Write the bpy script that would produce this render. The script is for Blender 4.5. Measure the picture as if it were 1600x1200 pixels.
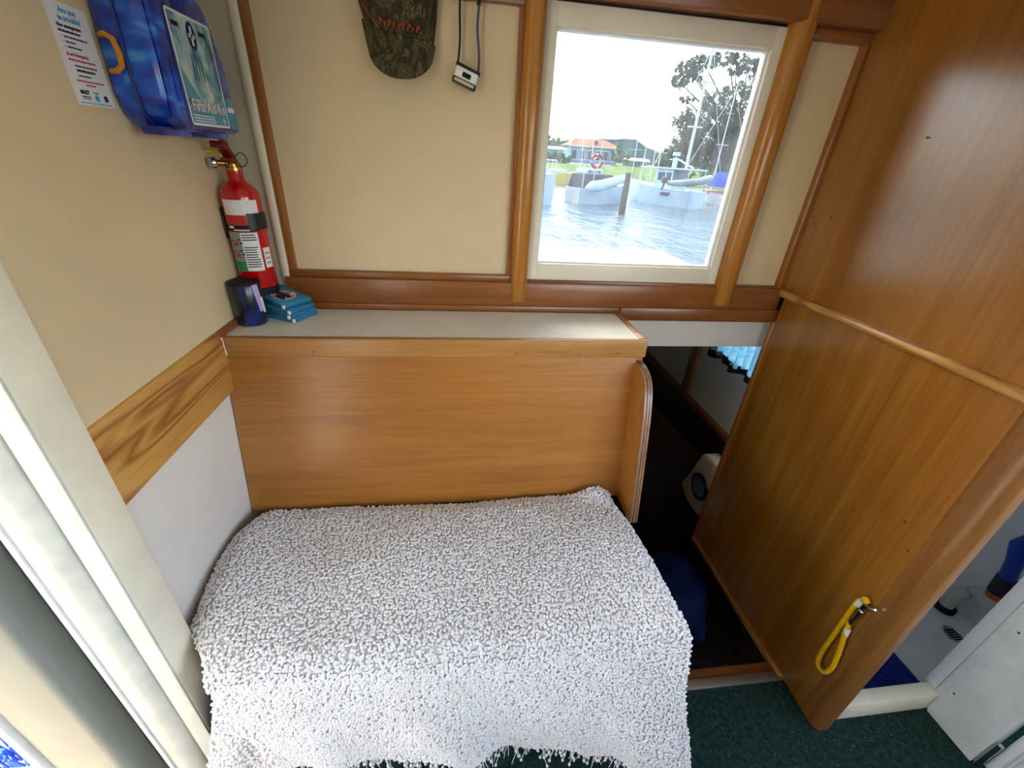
import bpy, bmesh, math, random
import numpy as np
from mathutils import Vector, Matrix, noise as mnoise
random.seed(7)
rng = np.random.default_rng(7)
for o in list(bpy.data.objects): bpy.data.objects.remove(o)
scene = bpy.context.scene
COL = scene.collection

# ------------------------------------------------------------------ camera
F_PX = 655.392
PITCH, YAW, ROLL = math.radians(28.388), math.radians(-8.6565), math.radians(3.733)
EYE = np.array([0.0, 0.0, 1.45])
def _rot():
    p, y, r = PITCH, YAW, ROLL
    Rz = np.array([[math.cos(y), math.sin(y), 0], [-math.sin(y), math.cos(y), 0], [0, 0, 1]])
    B = np.array([[1, 0, 0], [0, 0, -1], [0, 1, 0]]) @ Rz
    Rx = np.array([[1, 0, 0], [0, math.cos(p), -math.sin(p)], [0, math.sin(p), math.cos(p)]])
    Rr = np.array([[math.cos(r), -math.sin(r), 0], [math.sin(r), math.cos(r), 0], [0, 0, 1]])
    return Rr @ Rx @ B
RC = _rot()
def at(px, py, ax, val):
    """point of the photograph's ray through (px, py) on the plane axis = val"""
    v = RC.T @ np.array([px - 800, py - 600, F_PX])
    t = (val - EYE[ax]) / v[ax]
    return Vector(EYE + v * t)
cam_d = bpy.data.cameras.new('camera')
cam_d.sensor_width = 36; cam_d.lens = F_PX / 1600 * 36
cam_d.clip_start = 0.02; cam_d.clip_end = 2000
cam = bpy.data.objects.new('camera', cam_d); COL.objects.link(cam)
M3 = Matrix([[RC[0][i], -RC[1][i], -RC[2][i]] for i in range(3)])
cam.matrix_world = Matrix.Translation(Vector(EYE)) @ M3.to_4x4()
scene.camera = cam

# ------------------------------------------------------------------ world, light, exposure
SUN_AZ = math.radians(-15)      # measured from +Y towards +X
world = bpy.data.worlds.new('sky'); scene.world = world
world.use_nodes = True
wn = world.node_tree; wn.nodes.clear()
sky = wn.nodes.new('ShaderNodeTexSky'); sky.sky_type = 'NISHITA'
sky.sun_disc = False; sky.sun_elevation = math.radians(48); sky.sun_rotation = SUN_AZ
sky.air_density = 1.0; sky.dust_density = 3.0; sky.ozone_density = 1.0; sky.altitude = 0
hs = wn.nodes.new('ShaderNodeHueSaturation'); hs.inputs['Saturation'].default_value = 0.72
bg = wn.nodes.new('ShaderNodeBackground'); bg.inputs[1].default_value = 1.0
wo = wn.nodes.new('ShaderNodeOutputWorld')
wn.links.new(sky.outputs[0], hs.inputs['Color']); wn.links.new(hs.outputs[0], bg.inputs[0]); wn.links.new(bg.outputs[0], wo.inputs[0])
def portal(name, loc, rot, sx, sy):
    d = bpy.data.lights.new(name, 'AREA'); d.shape = 'RECTANGLE'; d.size = sx; d.size_y = sy
    d.cycles.is_portal = True
    o = bpy.data.objects.new(name, d); COL.objects.link(o); o.location = loc; o.rotation_euler = rot
portal('daylight_window', (0.517, 1.30, 1.45), (math.radians(-90), 0, 0), 0.6, 0.6)
portal('daylight_door', (-0.60, 0.19, 0.97), (0, math.radians(-90), 0), 1.86, 0.62)
portal('daylight_side', (1.325, -1.34, 1.40), (math.radians(90), 0, 0), 1.15, 0.64)
portal('daylight_bow', (2.04, -0.455, 1.38), (0, math.radians(90), 0), 0.84, 1.59)
vs = scene.view_settings
vs.view_transform = 'Standard'; vs.look = 'None'; vs.gamma = 1.0; vs.exposure = 1.3
vs.use_curve_mapping = False

# ------------------------------------------------------------------ materials
MATS = {}
def s2l(c):
    return tuple((x / 255 / 12.92) if x / 255 <= 0.04045 else ((x / 255 + 0.055) / 1.055) ** 2.4 for x in c)
def _base(name, rough=0.5, spec=0.5, metal=0.0, coat=0.0):
    m = bpy.data.materials.new(name); m.use_nodes = True
    nt = m.node_tree; b = nt.nodes['Principled BSDF']
    b.inputs['Roughness'].default_value = rough; b.inputs['Metallic'].default_value = metal
    b.inputs['Specular IOR Level'].default_value = spec
    b.inputs['Coat Weight'].default_value = coat; b.inputs['Coat Roughness'].default_value = 0.15
    MATS[name] = m
    return m, nt, b
def ramp(nt, stops):
    r = nt.nodes.new('ShaderNodeValToRGB')
    e = r.color_ramp.elements
    while len(e) > 1: e.remove(e[-1])
    e[0].position = stops[0][0]; e[0].color = (*s2l(stops[0][1]), 1)
    for p, c in stops[1:]:
        k = e.new(p); k.color = (*s2l(c), 1)
    return r
def noise_n(nt, scale, detail=4, rough=0.55, vec=None, dist=0.0):
    n = nt.nodes.new('ShaderNodeTexNoise')
    n.inputs['Scale'].default_value = scale; n.inputs['Detail'].default_value = detail
    n.inputs['Roughness'].default_value = rough; n.inputs['Distortion'].default_value = dist
    if vec is not None: nt.links.new(vec, n.inputs['Vector'])
    return n
def coords(nt, sc=(1, 1, 1), rot=(0, 0, 0)):
    t = nt.nodes.new('ShaderNodeTexCoord'); mp = nt.nodes.new('ShaderNodeMapping')
    mp.inputs['Scale'].default_value = sc; mp.inputs['Rotation'].default_value = rot
    nt.links.new(t.outputs['Object'], mp.inputs['Vector'])
    return mp.outputs[0]
def bump(nt, b, h, strength=0.2, dist=0.002):
    k = nt.nodes.new('ShaderNodeBump'); k.inputs['Strength'].default_value = strength; k.inputs['Distance'].default_value = dist
    nt.links.new(h, k.inputs['Height']); nt.links.new(k.outputs[0], b.inputs['Normal'])
def plain(name, c, rough=0.5, spec=0.5, metal=0.0, coat=0.0, var=0.06, vscale=6.0, bmp=0.0, bscale=60):
    """flat colour with a little cloudy variation"""
    m, nt, b = _base(name, rough, spec, metal, coat)
    v = coords(nt); n = noise_n(nt, vscale, 4, 0.6, v)
    lo = tuple(max(0, x * (1 - var)) for x in c); hi = tuple(min(255, x * (1 + var)) for x in c)
    r = ramp(nt, [(0.3, lo), (0.7, hi)]); nt.links.new(n.outputs[0], r.inputs[0]); nt.links.new(r.outputs[0], b.inputs['Base Color'])
    if bmp:
        n2 = noise_n(nt, bscale, 3, 0.6, v); bump(nt, b, n2.outputs[0], bmp, 0.002)
    return m
def wood(name, dark, mid, light, axis, rough=0.3, spec=0.5, streak=26.0, along=1.6, coat=0.25, wave=0.0, rot=(0, 0, 0), lowfreq=2.0):
    m, nt, b = _base(name, rough, spec, 0, coat)
    b.inputs['Coat Roughness'].default_value = rough * 0.8
    sc = [streak] * 3; sc[axis] = along
    v = coords(nt, sc, rot)
    n1 = noise_n(nt, 1.0, 6, 0.6, v, 0.4)
    lf = [lowfreq] * 3; lf[axis] = lowfreq * 0.4
    n2 = noise_n(nt, 1.0, 3, 0.5, coords(nt, lf, rot), 0.6)
    mx = nt.nodes.new('ShaderNodeMix'); mx.data_type = 'FLOAT'; mx.inputs[0].default_value = 0.5
    nt.links.new(n1.outputs[0], mx.inputs[2]); nt.links.new(n2.outputs[0], mx.inputs[3])
    r = ramp(nt, [(0.30, dark), (0.5, mid), (0.70, light)])
    nt.links.new(mx.outputs[0], r.inputs[0])
    fine = noise_n(nt, 1.0, 2, 0.7, coords(nt, [x * 7 if i != axis else x * 4 for i, x in enumerate(sc)], rot))
    mul = nt.nodes.new('ShaderNodeMix'); mul.data_type = 'RGBA'; mul.blend_type = 'MULTIPLY'; mul.inputs[0].default_value = 0.35
    r2 = ramp(nt, [(0.30, (190, 170, 150)), (0.6, (255, 255, 255))])
    nt.links.new(fine.outputs[0], r2.inputs[0]); nt.links.new(r.outputs[0], mul.inputs[6]); nt.links.new(r2.outputs[0], mul.inputs[7])
    out = mul.outputs[2]
    if wave:
        w = nt.nodes.new('ShaderNodeTexNoise'); w.inputs['Scale'].default_value = 1.0; w.inputs['Detail'].default_value = 1.5
        w.inputs['Distortion'].default_value = 0.8
        ws = [9.0] * 3; ws[axis] = 1.4
        nt.links.new(coords(nt, ws, rot), w.inputs['Vector'])
        rr = ramp(nt, [(0.46, (255, 255, 255)), (0.50, (165, 110, 60)), (0.54, (255, 255, 255)), (0.60, (170, 120, 66)), (0.64, (255, 255, 255))])
        nt.links.new(w.outputs[0], rr.inputs[0])
        m3 = nt.nodes.new('ShaderNodeMix'); m3.data_type = 'RGBA'; m3.blend_type = 'MULTIPLY'; m3.inputs[0].default_value = wave
        nt.links.new(out, m3.inputs[6]); nt.links.new(rr.outputs[0], m3.inputs[7]); out = m3.outputs[2]
    nt.links.new(out, b.inputs['Base Color'])
    bump(nt, b, n1.outputs[0], 0.08, 0.002)
    return m

plain('cream_wall', (226, 204, 164), 0.45, 0.4, var=0.025, vscale=3)
plain('cream_paint', (244, 236, 212), 0.4, 0.5, var=0.03, vscale=9, bmp=0.15, bscale=40)
plain('frame_paint', (236, 228, 208), 0.4, 0.5, var=0.02, vscale=9)
plain('grey_board', (196, 186, 166), 0.5, 0.4, var=0.05, vscale=8)
plain('white_panel', (226, 220, 212), 0.45, 0.4, var=0.02, vscale=4)
plain('white_laminate', (240, 236, 226), 0.25, 0.5, var=0.03, vscale=7)
plain('white_paint', (232, 232, 230), 0.4, 0.5, var=0.04, vscale=12, bmp=0.1)
plain('white_gel', (238, 240, 240), 0.25, 0.5, var=0.02)
plain('ceiling_white', (236, 230, 216), 0.5, 0.4, var=0.02)
plain('jamb_paint', (206, 208, 202), 0.42, 0.5, var=0.06, vscale=14, bmp=0.3, bscale=30)
plain('grey_gel', (126, 131, 128), 0.35, 0.5, var=0.04, vscale=5)
plain('deck_tan', (214, 196, 160), 0.7, 0.3, var=0.06)
wood('ply_locker', (148, 90, 34), (172, 112, 46), (190, 132, 62), 0, rough=0.30, streak=22, along=1.2, wave=0.0)
wood('ply_bulkhead', (134, 80, 22), (160, 104, 36), (182, 126, 54), 2, rough=0.26, streak=20, along=1.0, coat=0.9, rot=(0.16, 0, 0))
wood('fascia', (156, 104, 48), (184, 132, 70), (202, 152, 88), 0, rough=0.35, streak=40, along=2.5)
wood('plank_pale', (186, 128, 56), (212, 158, 82), (226, 176, 102), 1, rough=0.32, streak=26, along=1.5, wave=0.75)
wood('mahogany', (112, 62, 24), (142, 84, 36), (164, 104, 50), 0, rough=0.3, streak=32, along=2.0)
wood('mahogany_v', (124, 70, 24), (154, 94, 38), (176, 114, 52), 2, rough=0.25, streak=45, along=2.0)
wood('mahogany_y', (110, 54, 18), (140, 76, 30), (160, 92, 42), 1, rough=0.3, streak=40, along=2.0)
wood('batten', (152, 94, 32), (186, 124, 48), (206, 146, 66), 2, rough=0.22, streak=60, along=2.0)
wood('ply_edge', (96, 62, 44), (150, 112, 84), (186, 152, 124), 2, rough=0.3, streak=220, along=1.0)
wood('worn_edge', (104, 62, 24), (138, 90, 40), (164, 116, 62), 2, rough=0.35, streak=40, along=2.5)
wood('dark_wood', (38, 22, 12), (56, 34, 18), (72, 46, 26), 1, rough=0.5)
wood('piling_wood', (44, 38, 34), (74, 66, 58), (98, 90, 80), 2, rough=0.8, spec=0.2, coat=0)
plain('aluminium', (186, 184, 176), 0.35, 0.5, 0.85, var=0.05)
plain('chrome', (210, 210, 212), 0.12, 0.5, 1.0, var=0.02)
plain('brass', (190, 160, 84), 0.25, 0.5, 1.0)
plain('screw_steel', (70, 62, 52), 0.4, 0.5, 0.6)
plain('black_plastic', (24, 24, 26), 0.4, 0.5, var=0.1)
plain('black_rubber', (18, 18, 20), 0.6, 0.3, var=0.1)
plain('red_paint', (196, 8, 14), 0.18, 0.5, coat=0.6, var=0.03)
plain('dark_red', (120, 6, 12), 0.3, 0.5)
plain('paper_white', (236, 234, 236), 0.55, 0.3, var=0.01)
plain('label_grey', (150, 152, 146), 0.4, 0.4)
plain('label_teal', (70, 150, 182), 0.35, 0.5, var=0.15, vscale=40)
plain('label_green', (26, 140, 70), 0.4, 0.4, var=0.2, vscale=80)
plain('ink_black', (34, 32, 38), 0.6, 0.2)
plain('ink_blue', (92, 168, 214), 0.6, 0.2)
plain('ink_red', (200, 66, 84), 0.6, 0.2)
plain('ink_navy', (26, 40, 92), 0.6, 0.2)
plain('orange_latch', (222, 140, 24), 0.35, 0.5)
plain('yellow_tag', (216, 196, 20), 0.45, 0.4)
plain('yellow_rope', (238, 178, 16), 0.75, 0.2, var=0.12, vscale=160, bmp=0.6, bscale=400)
plain('white_tape', (232, 232, 226), 0.5)
plain('pvc', (206, 206, 200), 0.35)
plain('blue_hose', (16, 60, 160), 0.35)
plain('blue_bristle', (44, 96, 206), 0.45)
plain('blue_bag', (14, 34, 84), 0.7, 0.2)
plain('grey_cloth', (58, 58, 66), 0.85, 0.1, var=0.15, vscale=20)
plain('orange_red', (206, 84, 36), 0.4)
plain('lanyard', (22, 20, 30), 0.7)
plain('strap_light', (90, 84, 104), 0.7)
plain('lens_clear', (196, 186, 172), 0.15)
plain('thread_orange', (214, 74, 26), 0.7, 0.2)
plain('holder_blue', (70, 150, 190), 0.75, 0.15, var=0.05, bmp=0.2, bscale=300)
plain('holder_edge', (18, 44, 84), 0.8, 0.1)
plain('holder_orange', (226, 92, 30), 0.8, 0.1)
plain('holder_cream', (240, 216, 196), 0.8, 0.1)
plain('holder_dark', (52, 52, 52), 0.8, 0.1)
plain('lilac_print', (180, 168, 214), 0.6)
plain('teal_disc', (44, 84, 92), 0.3)
plain('cream_plastic', (206, 192, 160), 0.4)

# carpet
m, nt, b = _base('carpet', 0.95, 0.1)
v = coords(nt)
n = noise_n(nt, 70, 3, 0.7, v); r = ramp(nt, [(0.35, (24, 42, 38)), (0.65, (42, 68, 62))])
nt.links.new(n.outputs[0], r.inputs[0])
vo = nt.nodes.new('ShaderNodeTexVoronoi'); vo.inputs['Scale'].default_value = 130; nt.links.new(v, vo.inputs['Vector'])
sp = ramp(nt, [(0.0, (255, 255, 255)), (0.11, (255, 255, 255)), (0.16, (0, 0, 0))]); nt.links.new(vo.outputs['Distance'], sp.inputs[0])
n3 = noise_n(nt, 55, 1, 0.5, v); g3 = ramp(nt, [(0.52, (0, 0, 0)), (0.58, (255, 255, 255))]); nt.links.new(n3.outputs[0], g3.inputs[0])
mm = nt.nodes.new('ShaderNodeMath'); mm.operation = 'MULTIPLY'; nt.links.new(sp.outputs[0], mm.inputs[0]); nt.links.new(g3.outputs[0], mm.inputs[1])
mx = nt.nodes.new('ShaderNodeMix'); mx.data_type = 'RGBA'; nt.links.new(mm.outputs[0], mx.inputs[0]); nt.links.new(r.outputs[0], mx.inputs[6]); mx.inputs[7].default_value = (*s2l((150, 170, 160)), 1)
nt.links.new(mx.outputs[2], b.inputs['Base Color']); bump(nt, b, n.outputs[0], 0.5, 0.004)

# white yarn
m, nt, b = _base('yarn', 0.85, 0.15)
v = coords(nt); n = noise_n(nt, 9, 3, 0.6, v); r = ramp(nt, [(0.3, (234, 229, 228)), (0.55, (240, 238, 239)), (0.75, (246, 244, 246))])
nt.links.new(n.outputs[0], r.inputs[0]); nt.links.new(r.outputs[0], b.inputs['Base Color'])
b.inputs['Subsurface Weight'].default_value = 0.0
m, nt, b = _base('yarn_ground', 0.9, 0.1)
v = coords(nt, (260, 260, 260)); w = nt.nodes.new('ShaderNodeTexChecker'); w.inputs['Scale'].default_value = 1.0
w.inputs[1].default_value = (*s2l((238, 234, 234)), 1); w.inputs[2].default_value = (*s2l((226, 222, 222)), 1)
nt.links.new(v, w.inputs[0]); nt.links.new(w.outputs[0], b.inputs['Base Color'])

# translucent blue case plastic: pale packets inside show through as soft bands
m, nt, b = _base('blue_case', 0.22, 0.5, coat=0.5)
v = coords(nt, (9, 9, 22), (0.5, 0, 0)); n = noise_n(nt, 1.0, 2, 0.5, v, 0.5)
r = ramp(nt, [(0.30, (0, 28, 112)), (0.50, (0, 56, 176)), (0.60, (4, 92, 214)), (0.72, (60, 156, 236))])
nt.links.new(n.outputs[0], r.inputs[0]); nt.links.new(r.outputs[0], b.inputs['Base Color'])
m, nt, b = _base('blue_case_dark', 0.25, 0.5, coat=0.4)
v = coords(nt, (8, 8, 8)); n = noise_n(nt, 1.0, 2, 0.5, v)
r = ramp(nt, [(0.3, (10, 28, 96)), (0.7, (26, 54, 140))]); nt.links.new(n.outputs[0], r.inputs[0]); nt.links.new(r.outputs[0], b.inputs['Base Color'])
# kit label picture
m, nt, b = _base('kit_picture', 0.35, 0.5)
v = coords(nt, (22, 22, 16)); n = noise_n(nt, 1.0, 4, 0.6, v, 0.8)
r = ramp(nt, [(0.30, (40, 72, 92)), (0.42, (70, 140, 166)), (0.52, (150, 190, 200)), (0.66, (220, 222, 214))]); nt.links.new(n.outputs[0], r.inputs[0]); nt.links.new(r.outputs[0], b.inputs['Base Color'])
# mug
m, nt, b = _base('mug_print', 0.3, 0.5, coat=0.3)
v = coords(nt, (26, 26, 7)); n = noise_n(nt, 1.0, 3, 0.5, v, 0.6)
r = ramp(nt, [(0.38, (1, 5, 18)), (0.54, (1, 12, 40)), (0.64, (2, 40, 116)), (0.76, (10, 76, 150))]); nt.links.new(n.outputs[0], r.inputs[0]); nt.links.new(r.outputs[0], b.inputs['Base Color'])
# camouflage cloth
m, nt, b = _base('camo', 0.85, 0.15)
v = coords(nt, (1, 1, 0.45)); n = noise_n(nt, 26, 6, 0.72, v, 2.2)
r = ramp(nt, [(0.32, (30, 26, 20)), (0.42, (74, 64, 48)), (0.48, (46, 46, 30)), (0.53, (118, 108, 78)), (0.57, (54, 46, 34)), (0.62, (88, 94, 54)), (0.67, (176, 164, 120)), (0.71, (64, 52, 38))])
nt.links.new(n.outputs[0], r.inputs[0]); nt.links.new(r.outputs[0], b.inputs['Base Color'])
# shower mat, ribbed
plain('blue_mat', (14, 44, 150), 0.5)
# exterior
plain('hull_white_shaded', (186, 204, 218), 0.3, 0.5, var=0.03, vscale=2)  # white boats, their bluish backlit shade put into the colour
plain('hull_grey', (196, 196, 192), 0.4, 0.5, var=0.05, vscale=2)
plain('canvas_dark', (58, 64, 72), 0.9, 0.1, var=0.2, vscale=3)
plain('boat_glass', (60, 80, 96), 0.1, 0.5)
plain('tender_grey', (120, 138, 132), 0.5)
plain('tube_pale', (196, 214, 222), 0.5)
plain('tarp_blue', (0, 56, 170), 0.9, 0.1, var=0.1, vscale=3)
plain('hull_red', (150, 70, 66), 0.5)
plain('yellow_hull', (226, 190, 80), 0.4)
plain('roof_tile', (184, 88, 52), 0.8, var=0.12, vscale=3)
plain('house_wall', (132, 158, 184), 0.7, var=0.05)
plain('house_window', (70, 90, 110), 0.15)
plain('house_trim', (226, 230, 232), 0.6)
plain('grass', (98, 120, 56), 0.95, 0.1, var=0.2, vscale=0.4)
plain('hill_green', (74, 100, 108), 0.95, 0.05, var=0.15, vscale=0.05)
plain('leaf_dark', (52, 76, 50), 0.7, 0.2, var=0.35, vscale=0.8)
plain('leaf_light', (92, 116, 70), 0.7, 0.2, var=0.35, vscale=0.8)
plain('bark', (96, 84, 76), 0.9, 0.1)
plain('mast_alloy', (206, 210, 212), 0.4, 0.5, 0.3)
plain('boat_red', (190, 26, 32), 0.5)
m, nt, b = _base('water', 0.06, 0.5)
b.inputs['Base Color'].default_value = (*s2l((70, 96, 108)), 1); b.inputs['IOR'].default_value = 1.33
v = coords(nt, (1.2, 0.5, 1)); n = noise_n(nt, 1.0, 5, 0.65, v, 0.4); bump(nt, b, n.outputs[0], 1.0, 0.25)
# window glass: tint added to dim the view, dirt film doubles as glare haze
m = bpy.data.materials.new('dimmed_dirty_glass'); m.use_nodes = True; MATS['dimmed_dirty_glass'] = m
nt = m.node_tree; nt.nodes.clear()
tr = nt.nodes.new('ShaderNodeBsdfTransparent'); tr.inputs[0].default_value = (0.51, 0.53, 0.53, 1)   # tint added to darken the bright exterior
gl = nt.nodes.new('ShaderNodeBsdfGlossy'); gl.inputs['Roughness'].default_value = 0.02
tl = nt.nodes.new('ShaderNodeBsdfTranslucent'); tl.inputs[0].default_value = (0.95, 0.97, 1, 1)
fr = nt.nodes.new('ShaderNodeFresnel'); fr.inputs[0].default_value = 1.2
m1 = nt.nodes.new('ShaderNodeMixShader'); m2 = nt.nodes.new('ShaderNodeMixShader'); out = nt.nodes.new('ShaderNodeOutputMaterial')
v = coords(nt, (30, 30, 8)); n = noise_n(nt, 1.0, 4, 0.7, v)
mr = nt.nodes.new('ShaderNodeMapRange'); mr.inputs[1].default_value = 0.3; mr.inputs[2].default_value = 0.8; mr.inputs[3].default_value = 0.008; mr.inputs[4].default_value = 0.035
nt.links.new(n.outputs[0], mr.inputs[0])
nt.links.new(mr.outputs[0], m1.inputs[0]); nt.links.new(tr.outputs[0], m1.inputs[1]); nt.links.new(tl.outputs[0], m1.inputs[2])
nt.links.new(fr.outputs[0], m2.inputs[0]); nt.links.new(m1.outputs[0], m2.inputs[1]); nt.links.new(gl.outputs[0], m2.inputs[2]); nt.links.new(m2.outputs[0], out.inputs[0])
# thin curtain
m = bpy.data.materials.new('curtain_cloth'); m.use_nodes = True; MATS['curtain_cloth'] = m
nt = m.node_tree; b = nt.nodes['Principled BSDF']; b.inputs['Roughness'].default_value = 0.9
v = coords(nt, (60, 60, 60)); n = noise_n(nt, 1.0, 3, 0.6, v); r = ramp(nt, [(0.35, (150, 196, 214)), (0.7, (206, 228, 232))])
nt.links.new(n.outputs[0], r.inputs[0]); nt.links.new(r.outputs[0], b.inputs['Base Color'])
tl = nt.nodes.new('ShaderNodeBsdfTranslucent'); nt.links.new(r.outputs[0], tl.inputs[0])
m1 = nt.nodes.new('ShaderNodeMixShader'); m1.inputs[0].default_value = 0.65
nt.links.new(b.outputs[0], m1.inputs[1]); nt.links.new(tl.outputs[0], m1.inputs[2]); nt.links.new(m1.outputs[0], nt.nodes['Material Output'].inputs[0])
plain('navy_cloth', (20, 26, 44), 0.9)

# ------------------------------------------------------------------ mesh helpers
class MB:
    def __init__(s): s.v = []; s.f = []
    def add(s, vs_, fs):
        k = len(s.v); s.v += [tuple(p) for p in vs_]; s.f += [tuple(i + k for i in f) for f in fs]; return s
    def box(s, x0, x1, y0, y1, z0, z1):
        P = [(x, y, z) for z in (z0, z1) for y in (y0, y1) for x in (x0, x1)]
        return s.add(P, [(0, 2, 3, 1), (4, 5, 7, 6), (0, 1, 5, 4), (2, 6, 7, 3), (0, 4, 6, 2), (1, 3, 7, 5)])
    def obox(s, c, ax, ay, az):
        c = Vector(c); ax, ay, az = Vector(ax), Vector(ay), Vector(az)
        P = [c + ax * i + ay * j + az * k for k in (-1, 1) for j in (-1, 1) for i in (-1, 1)]
        return s.add(P, [(0, 2, 3, 1), (4, 5, 7, 6), (0, 1, 5, 4), (2, 6, 7, 3), (0, 4, 6, 2), (1, 3, 7, 5)])
    def prism(s, poly, ax, a0, a1):
        """poly: 2-D points in the two other axes (cyclic order), extruded along axis ax"""
        def mk(p, a):
            q = list(p); q.insert(ax, a); return q
        n = len(poly)
        P = [mk(p, a0) for p in poly] + [mk(p, a1) for p in poly]
        F = [tuple(range(n - 1, -1, -1)), tuple(range(n, 2 * n))] + [(i, (i + 1) % n, n + (i + 1) % n, n + i) for i in range(n)]
        return s.add(P, F)
    def tube(s, path, r, n=10, caps=True, closed=False):
        path = [Vector(p) for p in path]; m = len(path); rings = []
        rr = r if isinstance(r, (list, tuple)) else [r] * m
        up = None
        for i, p in enumerate(path):
            a = path[(i - 1) % m] if closed or i > 0 else p; b_ = path[(i + 1) % m] if closed or i < m - 1 else p
            d = (b_ - a).normalized()
            if up is None: up = d.orthogonal().normalized()
            up = (up - d * up.dot(d)).normalized(); w = d.cross(up)
            rings.append([p + (up * math.cos(2 * math.pi * k / n) + w * math.sin(2 * math.pi * k / n)) * rr[i] for k in range(n)])
        V = [q for g in rings for q in g]; F = []
        for i in range(m if closed else m - 1):
            j = (i + 1) % m
            F += [(i * n + k, i * n + (k + 1) % n, j * n + (k + 1) % n, j * n + k) for k in range(n)]
        if caps and not closed: F += [tuple(range(n - 1, -1, -1)), tuple((m - 1) * n + k for k in range(n))]
        return s.add(V, F)
    def lathe(s, c, prof, n=32, axis=(0, 0, 1)):
        c = Vector(c); q = Vector((0, 0, 1)).rotation_difference(Vector(axis))
        V = []; F = []
        for r, h in prof:
            V += [c + q @ Vector((r * math.cos(2 * math.pi * k / n), r * math.sin(2 * math.pi * k / n), h)) for k in range(n)]
        for i in range(len(prof) - 1):
            F += [(i * n + k, i * n + (k + 1) % n, (i + 1) * n + (k + 1) % n, (i + 1) * n + k) for k in range(n)]
        F += [tuple(range(n - 1, -1, -1)), tuple((len(prof) - 1) * n + k for k in range(n))]
        return s.add(V, F)
    def ell(s, c, r, n=14, m=8):
        c = Vector(c); V = [c + Vector((0, 0, -r[2]))]; F = []
        for i in range(1, m):
            t = -math.pi / 2 + math.pi * i / m
            V += [c + Vector((r[0] * math.cos(t) * math.cos(2 * math.pi * k / n), r[1] * math.cos(t) * math.sin(2 * math.pi * k / n), r[2] * math.sin(t))) for k in range(n)]
        V.append(c + Vector((0, 0, r[2])))
        F += [(0, 1 + (k + 1) % n, 1 + k) for k in range(n)]
        for i in range(m - 2):
            F += [(1 + i * n + k, 1 + i * n + (k + 1) % n, 1 + (i + 1) * n + (k + 1) % n, 1 + (i + 1) * n + k) for k in range(n)]
        F += [(len(V) - 1, 1 + (m - 2) * n + k, 1 + (m - 2) * n + (k + 1) % n) for k in range(n)]
        return s.add(V, F)
    def grid(s, fn, nu, nv):
        V = [fn(i / nu, j / nv) for j in range(nv + 1) for i in range(nu + 1)]
        F = [(j * (nu + 1) + i, j * (nu + 1) + i + 1, (j + 1) * (nu + 1) + i + 1, (j + 1) * (nu + 1) + i) for j in range(nv) for i in range(nu)]
        return s.add(V, F)
    def build(s, name, mat, parent=None, bevel=0.0, seg=2, angle=35, smooth=True, thick=0.0):
        o_loc = Vector(parent['_o']) if parent is not None and '_o' in parent else Vector((0, 0, 0))
        me = bpy.data.meshes.new(name)
        me.from_pydata([Vector(p) - o_loc for p in s.v], [], s.f)
        bm = bmesh.new(); bm.from_mesh(me)
        bmesh.ops.recalc_face_normals(bm, faces=bm.faces)
        if thick: 
            bmesh.ops.solidify(bm, geom=list(bm.faces), thickness=thick)
            bmesh.ops.recalc_face_normals(bm, faces=bm.faces)
        if bevel:
            es = [e for e in bm.edges if len(e.link_faces) == 2 and e.calc_face_angle(0) > math.radians(angle)]
            bmesh.ops.bevel(bm, geom=es, offset=bevel, segments=seg, affect='EDGES', clamp_overlap=True, profile=0.5)
        bm.to_mesh(me); bm.free()
        if smooth:
            me.polygons.foreach_set('use_smooth', [True] * len(me.polygons))
            me.set_sharp_from_angle(angle=math.radians(angle))
        me.materials.append(MATS[mat])
        ob = bpy.data.objects.new(name, me); COL.objects.link(ob)
        if parent is not None:
            ob.parent = parent; ob['_o'] = tuple(o_loc)
        return ob
def B(x0, x1, y0, y1, z0, z1): return MB().box(x0, x1, y0, y1, z0, z1)
def tag(o, label=None, cat=None, group=None, kind=None):
    if label: o['label'] = label
    if cat: o['category'] = cat
    if group: o['group'] = group
    if kind: o['kind'] = kind
    return o
def thing(name, label, cat, loc, group=None):
    e = bpy.data.objects.new(name, None); COL.objects.link(e); e.location = Vector(loc); e.empty_display_size = 0.05
    e['_o'] = tuple(Vector(loc)); tag(e, label, cat, group); return e
def struct(name, mb, mat, bevel=0.0, **k):
    o = mb.build(name, mat, None, bevel, **k); o['kind'] = 'structure'; return o
def text(body, size, origin, u, v, name, mat, parent, depth=0.0004, align='LEFT', sx=1.0, shear=0.0, bold=0.0):
    """lettering as a thin mesh: origin at the baseline, u along the line, v up"""
    cu = bpy.data.curves.new('lettering', 'FONT'); cu.body = body; cu.size = size; cu.align_x = align; cu.extrude = depth; cu.shear = shear
    cu.offset = bold * size; cu.resolution_u = 2
    tmp = bpy.data.objects.new('lettering', cu); COL.objects.link(tmp)
    me = bpy.data.meshes.new_from_object(tmp); bpy.data.objects.remove(tmp); bpy.data.curves.remove(cu)
    u = Vector(u).normalized(); v = Vector(v).normalized(); w = u.cross(v)
    o_loc = Vector(parent['_o']) if '_o' in parent else Vector((0, 0, 0))
    for q in me.vertices:
        q.co = Vector(origin) + u * q.co.x * sx + v * q.co.y + w * q.co.z - o_loc
    me.materials.clear(); me.materials.append(MATS[mat])
    ob = bpy.data.objects.new(name, me); COL.objects.link(ob); ob.parent = parent; ob['_o'] = tuple(o_loc)
    return ob
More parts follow.
